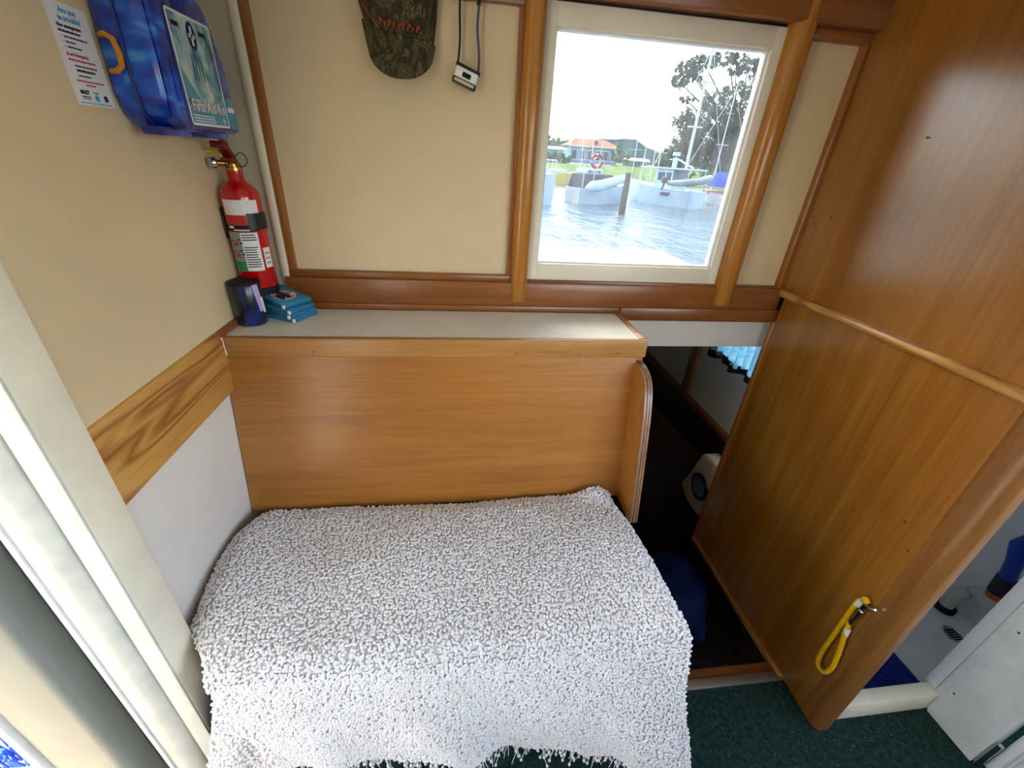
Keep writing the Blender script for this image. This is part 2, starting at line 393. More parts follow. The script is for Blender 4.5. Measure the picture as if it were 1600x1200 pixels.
def rrect(x0, x1, y0, y1, r, n=5):
    P = []
    for cx, cy, a in ((x1 - r, y1 - r, 0), (x0 + r, y1 - r, 90), (x0 + r, y0 + r, 180), (x1 - r, y0 + r, 270)):
        P += [(cx + r * math.cos(math.radians(a + 90 * k / n)), cy + r * math.sin(math.radians(a + 90 * k / n))) for k in range(n + 1)]
    return P

# ================================================================== THE ROOM
XL, YW, XR = -0.555, 1.25, 1.054
ZC = 1.98
struct('floor', B(-0.555, 1.10, -1.36, 0.622, -0.04, 0.0).box(1.10, 2.03, -1.36, 0.506, -0.04, 0.0).box(-0.555, 0.52, 0.622, 1.25, -0.04, 0.0), 'carpet')
struct('ceiling', B(-0.64, 2.06, -1.38, 1.29, ZC, ZC + 0.03), 'ceiling_white')
# --- left wall (bulkhead with the doorway beside it)
wl = struct('wall_left', B(XL - 0.03, XL, 0.56, 1.29, 1.045, ZC), 'cream_wall')
B(XL - 0.03, XL - 0.001, 0.56, 1.29, -0.04, 0.91).build('lower_panel', 'white_panel', wl)
struct('trim_1', MB().prism([(XL - 0.02, 0.902), (XL + 0.012, 0.905), (XL + 0.012, 1.030), (XL + 0.004, 1.052), (XL - 0.02, 1.052)], 1, 0.575, 0.99), 'plank_pale', 0.003)
B(XL - 0.02, XL + 0.012, 0.99, 1.25, 1.036, 1.052).build('shelf_cleat', 'mahogany_y', wl, 0.003)
B(XL - 0.01, XL + 0.006, 1.228, 1.25, 1.052, ZC).build('corner_strip', 'mahogany_v', wl, 0.003)
struct('wall_rear', B(XL - 0.03, XL, -1.38, -0.15, 0, ZC).box(XL - 0.03, XL, -0.15, 0.56, 1.90, ZC), 'cream_wall')  # unseen; extended to narrow the doorway and cut the light through it
# door frame of the side doorway, stepped and painted
door = struct('door_1', B(-0.566, -0.530, 0.506, 0.574, 0.0, 1.93), 'cream_paint', 0.006)
B(-0.566, -0.5325, 0.503, 0.508, 0.0, 1.93).build('jamb_reveal', 'jamb_paint', door, 0.002)
MB().prism([(-0.572, 0.515), (-0.572, 0.505), (-0.590, 0.492), (-0.606, 0.490), (-0.622, 0.492), (-0.622, 0.56), (-0.572, 0.56)], 2, 0.0, 1.93).build('door_stop', 'jamb_paint', door, 0.002)
B(-0.630, -0.6215, 0.488, 0.52, 0.0, 1.93).build('stop_bead', 'white_paint', door, 0.002)
B(-0.80, -0.63, 0.556, 0.60, -0.1, 1.93).build('pocket_board', 'grey_gel', door)
B(-0.845, -0.71, 0.49, 0.56, -0.1, 1.0).build('outer_board', 'grey_gel', door, 0.02, seg=4)
B(-0.862, -0.845, 0.485, 0.57, -0.1, 1.0).build('outer_edge', 'white_gel', door, 0.006)
B(-0.62, -0.555, -0.15, -0.10, 0, 1.93).build('far_jamb', 'jamb_paint', door, 0.006)
B(-0.62, -0.555, -0.10, 0.50, -0.04, 0.05).build('door_sill', 'white_paint', door, 0.006)

# --- window wall
PX0, PX1, PZ0, PZ1 = 0.2435, 0.787, 1.1825, 1.7205     # pane
wb = struct('wall_back', B(XL, PX0 - 0.012, YW + 0.002, YW + 0.04, 0.91, ZC).box(PX1 + 0.012, 2.03, YW + 0.002, YW + 0.04, 0.91, ZC)
    .box(PX0 - 0.012, PX1 + 0.012, YW + 0.002, YW + 0.04, PZ1 + 0.012, ZC).box(PX0 - 0.012, PX1 + 0.012, YW + 0.002, YW + 0.04, 0.91, PZ0 - 0.012)
    .box(XL, 0.50, YW + 0.002, YW + 0.04, -0.4, 0.91), 'dark_wood')
B(-0.440, 0.165, YW - 0.004, YW + 0.001, 1.12, ZC).build('panel', 'cream_wall', wb)
B(0.83, 1.050, YW - 0.004, YW + 0.001, 1.12, ZC).build('panel', 'cream_wall', wb)
B(XL, -0.476, YW - 0.006, YW + 0.001, 1.036, ZC).build('corner_board', 'grey_board', wb)
MB().prism([(-0.480, YW), (-0.480, YW - 0.010), (-0.473, YW - 0.018), (-0.466, YW - 0.020), (-0.456, YW - 0.020), (-0.456, YW)], 2, 1.085, ZC).build('corner_bead', 'cream_paint', wb, 0.002)
B(-0.456, -0.436, YW - 0.016, YW, 1.12, ZC).build('panel_bead', 'mahogany_v', wb, 0.004)
# lower rail, stepped: bead / board / foot bead
B(-0.456, 0.175, YW - 0.020, YW, 1.122, 1.142).build('rail_bead', 'mahogany', wb, 0.005)
B(0.205, XR, YW - 0.014, YW, 1.108, 1.130).build('rail_bead', 'mahogany', wb, 0.004)
B(-0.468, XR, YW - 0.030, YW, 1.052, 1.124).build('lower_rail', 'mahogany', wb, 0.005)
B(-0.468, 0.512, YW - 0.036, YW, 1.036, 1.054).build('shelf_bead', 'mahogany', wb, 0.004)
B(0.512, 1.075, YW - 0.036, YW + 0.01, 1.012, 1.056).build('shelf_bead', 'mahogany', wb, 0.005)
B(0.50, 1.080, YW - 0.004, YW + 0.012, 0.912, 1.013).build('header_panel', 'white_panel', wb)
# upper beam
B(XL, XR + 0.01, YW - 0.045, YW, 1.775, ZC).build('upper_beam', 'mahogany', wb, 0.006)
B(-0.456, 0.165, YW - 0.020, YW, 1.752, 1.776).build('beam_bead', 'mahogany', wb, 0.004)
B(0.88, XR, YW - 0.020, YW, 1.750, 1.776).build('beam_bead', 'mahogany', wb, 0.004)
MB().prism([(1.034, YW), (1.034, YW - 0.008), (1.042, YW - 0.020), (XR, YW - 0.020), (XR, YW)], 2, 1.12, 1.752).build('corner_bead', 'mahogany_v', wb, 0.002)
# half-round battens beside the window
def halfround(x0, x1, z0, z1, proud, name, mat):
    c = (x0 + x1) / 2; w = (x1 - x0) / 2; n = 10
    prof = [(c - w, YW)] + [(c - w * math.cos(math.pi * k / n) ** 1 if True else 0, YW - proud * (0.35 + 0.65 * math.sin(math.pi * k / n) ** 0.7)) for k in range(n + 1)] + [(c + w, YW)]
    mb = MB(); mb.prism(prof, 2, z0, z1)
    return mb.build(name, mat, wb, 0.003, angle=50)
halfround(0.162, 0.212, 1.066, ZC, 0.042, 'batten', 'batten')
halfround(0.818, 0.882, 1.068, ZC, 0.046, 'batten', 'batten')
B(0.150, 0.166, YW - 0.018, YW, 1.12, ZC).build('batten_bead', 'mahogany_v', wb, 0.003)
for (x, z) in ((-0.10, 1.088), (-0.09, 1.0895), (0.5, 1.09)):
    pass
# window: painted frame and pane
w1 = struct('window_1', B(0.212, PX0 - 0.004, YW - 0.012, YW + 0.03, 1.130, 1.770), 'frame_paint', 0.003)
B(PX1 + 0.004, 0.832, YW - 0.012, YW + 0.03, 1.130, 1.770).build('frame_stile', 'frame_paint', w1, 0.003)
B(PX0 - 0.005, PX1 + 0.005, YW - 0.012, YW + 0.03, PZ1 + 0.004, 1.770).build('frame_head', 'frame_paint', w1, 0.003)
B(PX0 - 0.005, PX1 + 0.005, YW - 0.012, YW + 0.03, 1.130, PZ0 - 0.004).build('frame_sill', 'frame_paint', w1, 0.003)
for nm, bx_ in (('glazing_bead', (PX0 - 0.005, PX0 + 0.001, YW + 0.0, YW + 0.018, PZ0 - 0.005, PZ1 + 0.005)), ('glazing_bead', (PX1 - 0.001, PX1 + 0.005, YW + 0.0, YW + 0.018, PZ0 - 0.005, PZ1 + 0.005)),
                ('glazing_bead', (PX0, PX1, YW + 0.0, YW + 0.018, PZ1 - 0.001, PZ1 + 0.005)), ('glazing_bead', (PX0, PX1, YW + 0.0, YW + 0.018, PZ0 - 0.005, PZ0 + 0.001))):
    B(*bx_).build(nm, 'white_gel', w1, 0.001)
B(PX0 - 0.004, PX1 + 0.004, YW + 0.018, YW + 0.022, PZ0 - 0.004, PZ1 + 0.004).build('pane', 'dimmed_dirty_glass', w1, smooth=False)

# --- right bulkhead: upper and lower plywood panels, batten, edge post
wr = struct('wall_right', B(XR, XR + 0.03, 0.50, 1.25, 1.115, ZC), 'ply_bulkhead')
B(XR - 0.001, XR + 0.03, 0.50, 1.205, 0.0, 1.117).build('lower_panel', 'ply_bulkhead', wr)
MB().prism([(XR + 0.004, 1.100), (XR - 0.010, 1.102), (XR - 0.014, 1.108), (XR - 0.014, 1.117), (XR - 0.010, 1.123), (XR + 0.004, 1.125)], 1, 0.50, 1.235).build('batten', 'plank_pale', wr, 0.002)
MB().prism([(XR - 0.004, 0.545), (XR - 0.006, 0.51), (XR - 0.001, 0.492), (XR + 0.012, 0.482), (XR + 0.04, 0.482), (XR + 0.048, 0.495), (XR + 0.048, 0.545)], 2, 0.0, ZC).build('edge_post', 'worn_edge', wr, 0.004, angle=20)
MB().prism([(XR - 0.008, 1.20), (XR - 0.012, 1.212), (XR - 0.002, 1.222), (XR + 0.03, 1.222), (XR + 0.03, 1.20)], 2, 0.0, 1.02).build('edge_trim', 'mahogany_v', wr, 0.003)
B(XR - 0.014, XR + 0.03, 0.63, 1.21, -0.010, 0.008).build('foot_trim', 'plank_pale', wr, 0.002)
for (px, py) in ((1450, 215), (1300, 340), (1273, 350), (1415, 815), (1420, 860)):
    p = at(px, py, 0, XR)
    MB().lathe((XR - 0.002, p.y, p.z), [(0.0022, 0), (0.0022, 0.0014)], 8, (-1, 0, 0)).build('screw', 'screw_steel', wr)
# the other walls of the wheelhouse, unseen; window openings added and sized to steer the daylight
struct('wall_near', B(XL, 2.03, -1.38, -1.35, 0, 1.08).box(XL, 2.03, -1.38, -1.35, 1.72, ZC).box(XL, 0.75, -1.38, -1.35, 1.08, 1.72).box(1.9, 2.03, -1.38, -1.35, 1.08, 1.72), 'cream_wall')
struct('wall_front', B(2.03, 2.06, -1.38, 1.29, -0.06, 0.96).box(2.03, 2.06, -1.38, 1.29, 1.80, ZC).box(2.03, 2.06, 0.34, 1.29, 0.96, 1.80).box(2.03, 2.06, -1.38, -1.25, 0.96, 1.80), 'cream_wall')

# --- steps down, sill
struct('trim_2', B(0.50, XR + 0.0, 0.622, 0.650, -0.03, 0.006), 'aluminium', 0.002)
struct('trim_3', B(0.50, XR - 0.0, 0.650, 0.682, -0.05, -0.002).box(0.50, XR, 0.670, 0.682, -0.35, -0.05), 'mahogany', 0.002)
# forward cabin below
fc = struct('wall_cabin', B(1.19, 1.22, 1.29, 2.6, 0.42, 0.74).box(1.19, 1.22, 1.29, 1.36, 0.74, 0.95).box(1.19, 1.22, 1.62, 2.6, 0.74, 0.95), 'white_panel')
B(0.45, 1.22, 2.6, 2.63, -0.4, 0.95).build('end_wall', 'grey_board', fc)
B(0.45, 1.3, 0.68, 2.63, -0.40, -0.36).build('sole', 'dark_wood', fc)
B(0.45, 1.3, 1.29, 2.63, 0.95, 0.98).build('deckhead', 'ceiling_white', fc)
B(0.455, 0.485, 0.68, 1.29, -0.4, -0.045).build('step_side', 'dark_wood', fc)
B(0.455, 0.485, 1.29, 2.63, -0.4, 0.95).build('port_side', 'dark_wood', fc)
B(1.175, 1.19, 1.75, 1.81, 0.40, 0.95).build('frame_post', 'mahogany_v', fc, 0.003)
B(1.165, 1.195, 1.28, 2.6, 0.405, 0.43).build('rail', 'mahogany_y', fc, 0.004)
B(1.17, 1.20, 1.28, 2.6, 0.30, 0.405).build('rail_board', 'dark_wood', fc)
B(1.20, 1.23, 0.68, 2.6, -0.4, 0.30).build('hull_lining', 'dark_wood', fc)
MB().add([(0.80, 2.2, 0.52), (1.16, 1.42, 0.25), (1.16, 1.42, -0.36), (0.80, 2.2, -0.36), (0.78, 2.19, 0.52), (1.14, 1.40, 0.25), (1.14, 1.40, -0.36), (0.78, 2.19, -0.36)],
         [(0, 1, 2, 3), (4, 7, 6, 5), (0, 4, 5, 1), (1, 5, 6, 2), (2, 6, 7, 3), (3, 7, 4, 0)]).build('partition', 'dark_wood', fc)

# ================================================================== LOCKER WITH SHELF TOP
SZ = 1.036
lk = thing('seat_back_locker', 'varnished plywood locker with white shelf top behind the blanket seat', 'locker', (0, 1.1, 0.55))
B(XL + 0.001, 0.494, 1.003, YW - 0.037, SZ - 0.012, SZ).build('shelf_top', 'white_laminate', lk)
B(XL + 0.012, 0.512, 0.985, 1.003, 0.990, SZ + 0.003).build('fascia', 'fascia', lk, 0.004, seg=3)
B(0.494, 0.513, 1.003, YW - 0.036, 0.990, SZ + 0.003).build('end_lip', 'fascia', lk, 0.003, seg=3)
MB().prism([(0.990, 0.993), (0.915, 0.56), (0.927, 0.558), (1.002, 0.993)], 0, XL + 0.002, 0.488).build('front_panel', 'ply_locker', lk)
cr = MB(); ck = [(530, 752), (570, 742), (600, 730), (640, 714), (672, 706), (700, 694)]
def on_panel(px, py):
    y = 0.95
    for _ in range(6):
        p = at(px, py, 1, y); y = 0.915 + (p.z - 0.56) / (0.993 - 0.56) * 0.075
    return at(px, py, 1, y)
cr.tube([on_panel(*q) + Vector((0, 0.0004, 0)) for q in ck], [0.0004, 0.0009, 0.0009, 0.0009, 0.0008, 0.0004], 5)
cr.build('grain_crack', 'mahogany', lk)
# end board: stands proud of the panel with a rounded shoulder and a laminated edge
prof = [(1.20, 0.988), (1.00, 0.988), (0.998, 0.974), (0.970, 0.972), (0.945, 0.966), (0.925, 0.955), (0.911, 0.940), (0.900, 0.920), (0.893, 0.900), (0.880, 0.862), (0.862, 0.780), (0.842, 0.690), (0.822, 0.59), (0.815, 0.55), (1.20, 0.55)]
MB().prism(prof, 0, 0.488, 0.512).build('end_board', 'ply_locker', lk)
edge = MB()
for i, (x0, x1) in enumerate(((0.489, 0.496), (0.497, 0.503), (0.504, 0.511))):
    pts = prof[2:-1]
    outer = [(y - 0.0035 - (0.0015 if i == 1 else 0), z + 0.002) for y, z in pts]; inner = [(y + 0.002, z - 0.002) for y, z in pts]
    edge.prism(outer + inner[::-1], 0, x0, x1)
edge.build('edge_veneer', 'ply_edge', lk, 0.001, seg=1)
for (px, py) in ((490, 550), (807, 553), (905, 554), (965, 552)):
    p = at(px, py, 1, 0.985)
    MB().lathe((p.x, 0.9855, p.z), [(0.002, 0), (0.002, 0.001)], 8, (0, -1, 0)).build('screw', 'screw_steel', lk)
# --- bench under the blanket
bn = thing('bench_seat', 'bench base covered in dark green carpet under the white blanket', 'bench', (0, 0.7, 0))
B(-0.50, 0.485, 0.520, 0.90, 0.0, 0.45).build('carpeted_base', 'carpet', bn, 0.01)
B(-0.52, 0.470, 0.530, 0.90, 0.45, 0.545).build('cushion', 'white_panel', bn, 0.03, seg=3)

# --- white popcorn blanket
def lerp(a, b_, t): return a + (b_ - a) * t
def pw(x, xs, ys):
    for i in range(len(xs) - 1):
        if x <= xs[i + 1]:
            t = (x - xs[i]) / (xs[i + 1] - xs[i]); t = max(0, min(1, t)); t = t * t * (3 - 2 * t) * 0.5 + t * 0.5
            return lerp(ys[i], ys[i + 1], t)
    return ys[-1]
LT, RAD = 0.37, 0.05           # length of the flat top, radius of the front edge
ARC = RAD * 1.35
def blanket(u, s, off=0.0):
    """u 0..1 across the seat, s metres from the back edge towards the hem"""
    hemz = pw(u, [0, 0.12, 0.3, 0.55, 0.8, 1], [0.26, 0.265, 0.265, 0.215, 0.135, 0.05])
    if s < LT:
        y = 0.900 - s; z = 0.580; t = 0
    elif s < LT + ARC:
        a = (s - LT) / RAD; y = 0.900 - LT - RAD * math.sin(a); z = 0.580 - RAD * (1 - math.cos(a)); t = 0
    else:
        a = ARC / RAD; y0 = 0.900 - LT - RAD * math.sin(a); z0 = 0.580 - RAD * (1 - math.cos(a))
        t = (s - LT - ARC) / 0.42
        z = lerp(z0, hemz, t); y = y0 - 0.035 * min(1, t * 1.4) - 0.012 * t
    q = min(1, s / LT)
    xl = pw(s, [0, 0.1, 0.2, 0.31, 0.40, 0.50, 0.86], [-0.520, -0.546, -0.548, -0.542, -0.478, -0.455, -0.375])
    xr = pw(s, [0, 0.15, 0.32, 0.42, 0.55, 0.86], [0.452, 0.474, 0.500, 0.508, 0.515, 0.585])
    x = lerp(xl, xr, u)
    # cushion crown, crumples, sag towards the sides
    side = min(u, 1 - u)
    fade = 1 - max(0, min(1, (s - LT * 0.75) / (LT * 0.25 + ARC + 0.06))); fade = fade * fade * (3 - 2 * fade)
    z += 0.020 * math.sin(math.pi * min(1, q)) - 0.035 * max(0, 1 - side / 0.05) ** 2 * (0.4 + 0.6 * q) * fade
    z += 0.032 * math.exp(-((u - 0.955) / 0.055) ** 2 - (s / 0.035) ** 2)
    z -= 0.014 * math.exp(-((u - 0.45) / 0.35) ** 2 - (s / 0.03) ** 2)
    z += 0.010 * math.sin(14 * (x + 0.8 * y) + 1) * math.exp(-((u - 0.12) / 0.16) ** 2) * fade
    z += 0.007 * mnoise.noise(Vector((x * 5, y * 5, 1.7)))
    k = max(0, min(1, t))
    wav = math.sin(11 * u + 0.6) * 0.55 + math.sin(23 * u + 2.0) * 0.3 + math.sin(6 * u - 1.0) * 0.4
    y += 0.040 * wav * k ** 1.2
    z += 0.010 * math.sin(17 * u + 1.1) * k ** 2 + 0.012 * math.sin(41 * u) * k ** 3
    x += 0.010 * math.sin(19 * u + 1) * k
    return Vector((x, y, z))
SMAX = LT + ARC + 0.42
bl = thing('throw_blanket', 'white popcorn-textured throw blanket with a fringed hem over the seat', 'blanket', (0, 0.7, 0.4))
MB().grid(lambda a, b_: blanket(a, b_ * SMAX), 90, 80).build('cloth', 'yarn_ground', bl, angle=80, thick=0.003)
flap = lambda a, b_: Vector((lerp(-0.474 - 0.075 * b_, -0.36, a), 0.488 - 0.015 * a - 0.035 * b_ + 0.006 * math.sin(9 * a + 3 * b_), lerp(0.49, 0.20 - 0.04 * a, b_)))
MB().grid(flap, 10, 20).build('corner_fold', 'yarn_ground', bl, angle=80, thick=0.003)
def nubs(surf, nu, nv, smax, name, size):
    # low-poly unit ellipsoid
    base = MB().ell((0, 0, 0), (1, 1, 1), 7, 5)
    bv = np.array([tuple(p) for p in base.v]); tri = []
    for f_ in base.f:
        for k in range(1, len(f_) - 1): tri.append((f_[0], f_[k], f_[k + 1]))
    tri = np.array(tri); allv = []; allt = []; cnt = 0
    for j in range(nv):
        for i in range(nu):
            u = (i + 0.5 + random.uniform(-0.48, 0.48) + (0.5 if j % 2 else 0)) / (nu + 0.5); s_ = (j + 0.5 + random.uniform(-0.45, 0.45)) / nv * smax
            if random.random() < 0.09: continue
            u = min(0.999, max(0.001, u)); e = 0.004
            p = surf(u, s_); du = (surf(min(1, u + e), s_) - surf(max(0, u - e), s_)).normalized(); dv = (surf(u, s_ + 0.004) - surf(u, max(0, s_ - 0.004)))
            n_ = du.cross(dv).normalized()
            if n_.z < 0 and abs(n_.z) > abs(n_.y): n_ = -n_
            if n_.y > 0 and abs(n_.y) > abs(n_.z): n_ = -n_
            dv = n_.cross(du)
            an = random.gauss(math.pi / 2, 0.5) if random.random() < 0.55 else random.gauss(0, 0.5)
            a1 = du * math.cos(an) + dv * math.sin(an); a2 = n_.cross(a1)
            g = size * random.uniform(0.75, 1.2)
            Mx = np.array([a1 * g * random.uniform(1.0, 1.5), a2 * g * 0.9, n_ * g * 0.8])
            c = np.array(p + n_ * (0.0015 + g * 0.45))
            allv.append(bv @ Mx + c); allt.append(tri + cnt); cnt += len(bv)
    V = np.concatenate(allv) - np.array(bl['_o']); T = np.concatenate(allt)
    me = bpy.data.meshes.new(name); me.vertices.add(len(V)); me.vertices.foreach_set('co', V.astype(np.float32).ravel())
    me.loops.add(T.size); me.loops.foreach_set('vertex_index', T.astype(np.int32).ravel())
    me.polygons.add(len(T)); me.polygons.foreach_set('loop_start', np.arange(0, T.size, 3, dtype=np.int32))
    me.polygons.foreach_set('use_smooth', np.ones(len(T), dtype=bool)); me.update(calc_edges=True); me.validate()
    me.materials.append(MATS['yarn'])
    o = bpy.data.objects.new(name, me); COL.objects.link(o); o.parent = bl; o['kind'] = 'stuff'
    return o
nubs(blanket, 176, 146, SMAX, 'popcorn_nubs', 0.0035)
nubs(lambda u, s_: flap(u, s_ / 0.3), 20, 48, 0.3, 'fold_nubs', 0.0035)
fr = MB()
for k in range(170):
    u = (k + random.random()) / 170; p = blanket(u, SMAX)
    ln = random.uniform(0.018, 0.055); d = Vector((random.uniform(-0.5, 0.5), random.uniform(-0.5, 0.15), -1)).normalized()
    mid = p + d * ln * 0.5 + Vector((random.uniform(-1, 1), random.uniform(-1, 1), 0)) * 0.003
    e = p + d * ln
    fr.tube([p + Vector((0, 0, 0.003)), mid, e], [0.0011, 0.0009, 0.0008], 5)
    if random.random() < 0.7:
        fr.ell(e, (0.0035, 0.0035, 0.0055), 7, 5)
    if random.random() < 0.6:
        fr.ell(mid, (0.0038, 0.0038, 0.005), 7, 5)
tag(fr.build('fringe', 'yarn', bl, angle=80), kind='stuff')

# ================================================================== THINGS ON THE LEFT WALL
WX = XL    # face of the wall
# --- notice
P00, P10, P11, P01 = at(113, 163, 0, WX), at(175, 170, 0, WX), at(139, 23, 0, WX), at(70, 0, 0, WX)
nz0 = 1.482; nz1 = 1.606; ny0, ny1 = 0.822, 0.899
nt_ = thing('safety_notice', 'white printed boating safety notice stuck on the cream wall beside the first-aid case', 'notice', (WX, 0.86, nz0))
MB().box(WX, WX + 0.0012, ny0, ny1, nz0, nz1).build('sheet', 'paper_white', nt_)
U, V_ = (0, 1, 0), (0, 0, 1); tx = WX + 0.0017
def nline(y, z, w, h, mat, name='print_line'):
    """an illegible line of print: a run of short word-sized dashes"""
    mb = MB(); x = 0
    while x < w:
        l = min(random.uniform(0.004, 0.010), w - x)
        if l > 0.001: mb.box(tx - 0.0004, tx, ny0 + y + x, ny0 + y + x + l, nz0 + z, nz0 + z + h)
        x += l + 0.0012
    mb.build(name, mat, nt_, smooth=False)
def ntext(b_, y, z, size, mat, al='LEFT', bold=0.02): text(b_, size, (tx, ny0 + y, nz0 + z), U, V_, 'lettering', mat, nt_, 0.0002, al, bold=bold)
ntext('Are you', 0.038, 0.1120, 0.0095, 'ink_blue', 'CENTER', 0.03); ntext('in trouble?', 0.038, 0.1025, 0.0095, 'ink_blue', 'CENTER', 0.03)
ntext('Non emergencies', 0.010, 0.0945, 0.0062, 'ink_black')
nline(0.010, 0.0885, 0.040, 0.0026, 'ink_black')
for i, w in enumerate((0.044, 0.018, 0.027)):
    nline(0.017, 0.0825 - i * 0.006, w, 0.0018, 'ink_navy')
    MB().box(tx - 0.0004, tx, ny0 + 0.0125, ny0 + 0.0140, nz0 + 0.0827 - i * 0.006, nz0 + 0.0841 - i * 0.006).build('bullet', 'ink_red' if i else 'ink_blue', nt_)
ntext('In an Emergency', 0.010, 0.0610, 0.0062, 'ink_red')
nline(0.010, 0.0550, 0.052, 0.0022, 'ink_red')
for i, (w, h) in enumerate(((0.043, 0.0018), (0.036, 0.0028), (0.024, 0.0018))):
    nline(0.019, 0.0485 - i * 0.006, w, h, 'ink_black')
nline(0.012, 0.0300, 0.054, 0.0020, 'ink_red'); nline(0.028, 0.0255, 0.020, 0.0018, 'ink_red')
ntext('MAST', 0.010, 0.0145, 0.0072, 'ink_black', bold=0.04)
nline(0.012, 0.0105, 0.016, 0.0013, 'ink_black'); nline(0.012, 0.0080, 0.016, 0.0010, 'ink_black')
MB().lathe((tx - 0.0004, ny0 + 0.0415, nz0 + 0.0105), [(0.0044, 0), (0.0044, 0.0003)], 16, (1, 0, 0)).build('blue_emblem', 'ink_blue', nt_)
MB().tube([(tx, ny0 + 0.0415 + 0.004 * math.cos(a), nz0 + 0.0185 + 0.002 * math.sin(a)) for a in np.linspace(math.pi, 2 * math.pi, 8)], 0.0006, 5).build('emblem_arc', 'ink_navy', nt_)
MB().lathe((tx - 0.0004, ny0 + 0.061, nz0 + 0.0115), [(0.0044, 0), (0.0044, 0.0003)], 16, (1, 0, 0)).build('dark_emblem', 'ink_navy', nt_)
MB().lathe((tx - 0.0002, ny0 + 0.061, nz0 + 0.0115), [(0.0016, 0), (0.0016, 0.0003)], 12, (1, 0, 0)).build('emblem_centre', 'ink_red', nt_)
nline(0.006, 0.0025, 0.064, 0.0014, 'ink_blue')

# --- first-aid case
KX0, KX1 = WX + 0.001, -0.472
ky0, ky1, kz0 = 0.902, 1.160, 1.458
kt = thing('first_aid_case', 'translucent blue plastic first-aid case with picture label hanging on the wall', 'first aid kit', (WX, 1.02, kz0))
def kit_outline(g):
    P = [(ky0 + 0.03 - g, kz0 - g * 0.5), (ky1 - 0.012, kz0 - g * 0.5), (ky1 + g, kz0 + 0.014), (ky1 + g - 0.002, kz0 + 0.060), (ky1 - 0.012 + g, kz0 + 0.125), (ky1 - 0.030 + g, kz0 + 0.175), (ky1 - 0.060, kz0 + 0.215 + g), (ky1 - 0.075, kz0 + 0.222 + g),
         (1.032, kz0 + 0.205), (1.030, kz0 + 0.182), (0.990, kz0 + 0.182), (0.986, kz0 + 0.21), (0.96, kz0 + 0.232 + g), (ky0 + 0.045, kz0 + 0.222 + g), (ky0 + 0.018 - g, kz0 + 0.20), (ky0 + 0.006 - g, kz0 + 0.16), (ky0 - g, kz0 + 0.05), (ky0 + 0.008 - g, kz0 + 0.020)]
    return P
n = len(kit_outline(0))
def kit_shell(x_levels, name, mat):
    mb = MB(); V = []; Fs = []
    for x, g in x_levels: V += [(x, y, z) for y, z in kit_outline(g)]
    for i in range(len(x_levels) - 1): Fs += [(i * n + k, i * n + (k + 1) % n, (i + 1) * n + (k + 1) % n, (i + 1) * n + k) for k in range(n)]
    Fs += [tuple(range(n)), tuple((len(x_levels) - 1) * n + k for k in range(n))]
    return mb.add(V, Fs).build(name, mat, kt, 0.004, seg=2, angle=40)
kit_shell([(KX0, -0.004), (KX0 + 0.012, 0.002), (-0.517, 0.003)], 'back_shell', 'blue_case')
kit_shell([(-0.515, 0.003), (KX1 - 0.012, 0.0), (KX1, -0.010)], 'front_shell', 'blue_case')
kit_shell([(-0.5185, 0.0055), (-0.5135, 0.0055)], 'seam_rim', 'blue_case_dark')
# raised dark label field and bevelled rib
B(KX1 - 0.002, KX1 + 0.002, 0.952, 1.112, kz0 + 0.006, kz0 + 0.180).build('label_field', 'blue_case_dark', kt, 0.002)
MB().tube([(KX1 + 0.001, 0.915, kz0 + 0.190), (KX1 + 0.002, 0.912, kz0 + 0.1), (KX1 + 0.001, 0.908, kz0 + 0.012)], 0.004, 8).build('rib', 'blue_case', kt)
MB().tube([(KX1, 0.938, kz0 + 0.030), (KX1 + 0.002, 0.940, kz0 + 0.07), (KX1, 0.942, kz0 + 0.11)], 0.003, 8).build('rib', 'blue_case', kt)
# latch on the near side
la = MB()
la.tube([(-0.545, ky0 + 0.002, 1.580), (-0.535, ky0 - 0.006, 1.581), (-0.524, ky0 - 0.007, 1.576), (-0.520, ky0 - 0.008, 1.558), (-0.522, ky0 - 0.007, 1.541), (-0.532, ky0 - 0.006, 1.534), (-0.545, ky0 + 0.002, 1.534)], 0.0042, 8)
la.build('latch', 'orange_latch', kt)
for y0, y1 in ((0.835 + 0.07, 0.985), (1.045, 1.135)):
    MB().prism([(y0, kz0 - 0.010), (y1, kz0 - 0.010), (y1 + 0.004, kz0 + 0.004), (y0 - 0.004, kz0 + 0.004)], 0, -0.528, -0.490).build('foot', 'blue_case', kt, 0.003)
# carrying handle
MB().tube([(-0.515, 1.035, kz0 + 0.19), (-0.515, 1.040, kz0 + 0.232), (-0.515, 1.075, kz0 + 0.246), (-0.515, 1.112, kz0 + 0.225)], 0.010, 10).build('handle', 'blue_case_dark', kt)
# label: white card, picture, cross, lettering
lx = KX1 + 0.0022
LU, LZ = 0.958, kz0 + 0.010
MB().prism(rrect(LU, 1.103, LZ, LZ + 0.168, 0.006), 0, lx, lx + 0.0006).build('label_card', 'paper_white', kt)
lab = lx + 0.0008
MB().prism(rrect(LU + 0.004, 1.099, LZ + 0.020, LZ + 0.164, 0.004), 0, lx, lab).build('label_picture', 'kit_picture', kt)
B(lx, lab + 0.0001, LU + 0.004, 1.099, LZ + 0.004, LZ + 0.026).build('label_band', 'label_teal', kt)
MB().prism([(LU + 0.004, LZ + 0.042), (LU + 0.05, LZ + 0.042), (LU + 0.03, LZ + 0.06), (LU + 0.004, LZ + 0.09)], 0, lx, lab + 0.0002).build('label_swoosh', 'label_teal', kt)
MB().prism([(LU + 0.070 + 0.015 * math.cos(a), LZ + 0.140 + 0.021 * math.sin(a)) for a in np.linspace(0, 2 * math.pi, 20)[:-1]], 0, lx, lab + 0.0003).build('cross_badge', 'ink_navy', kt)
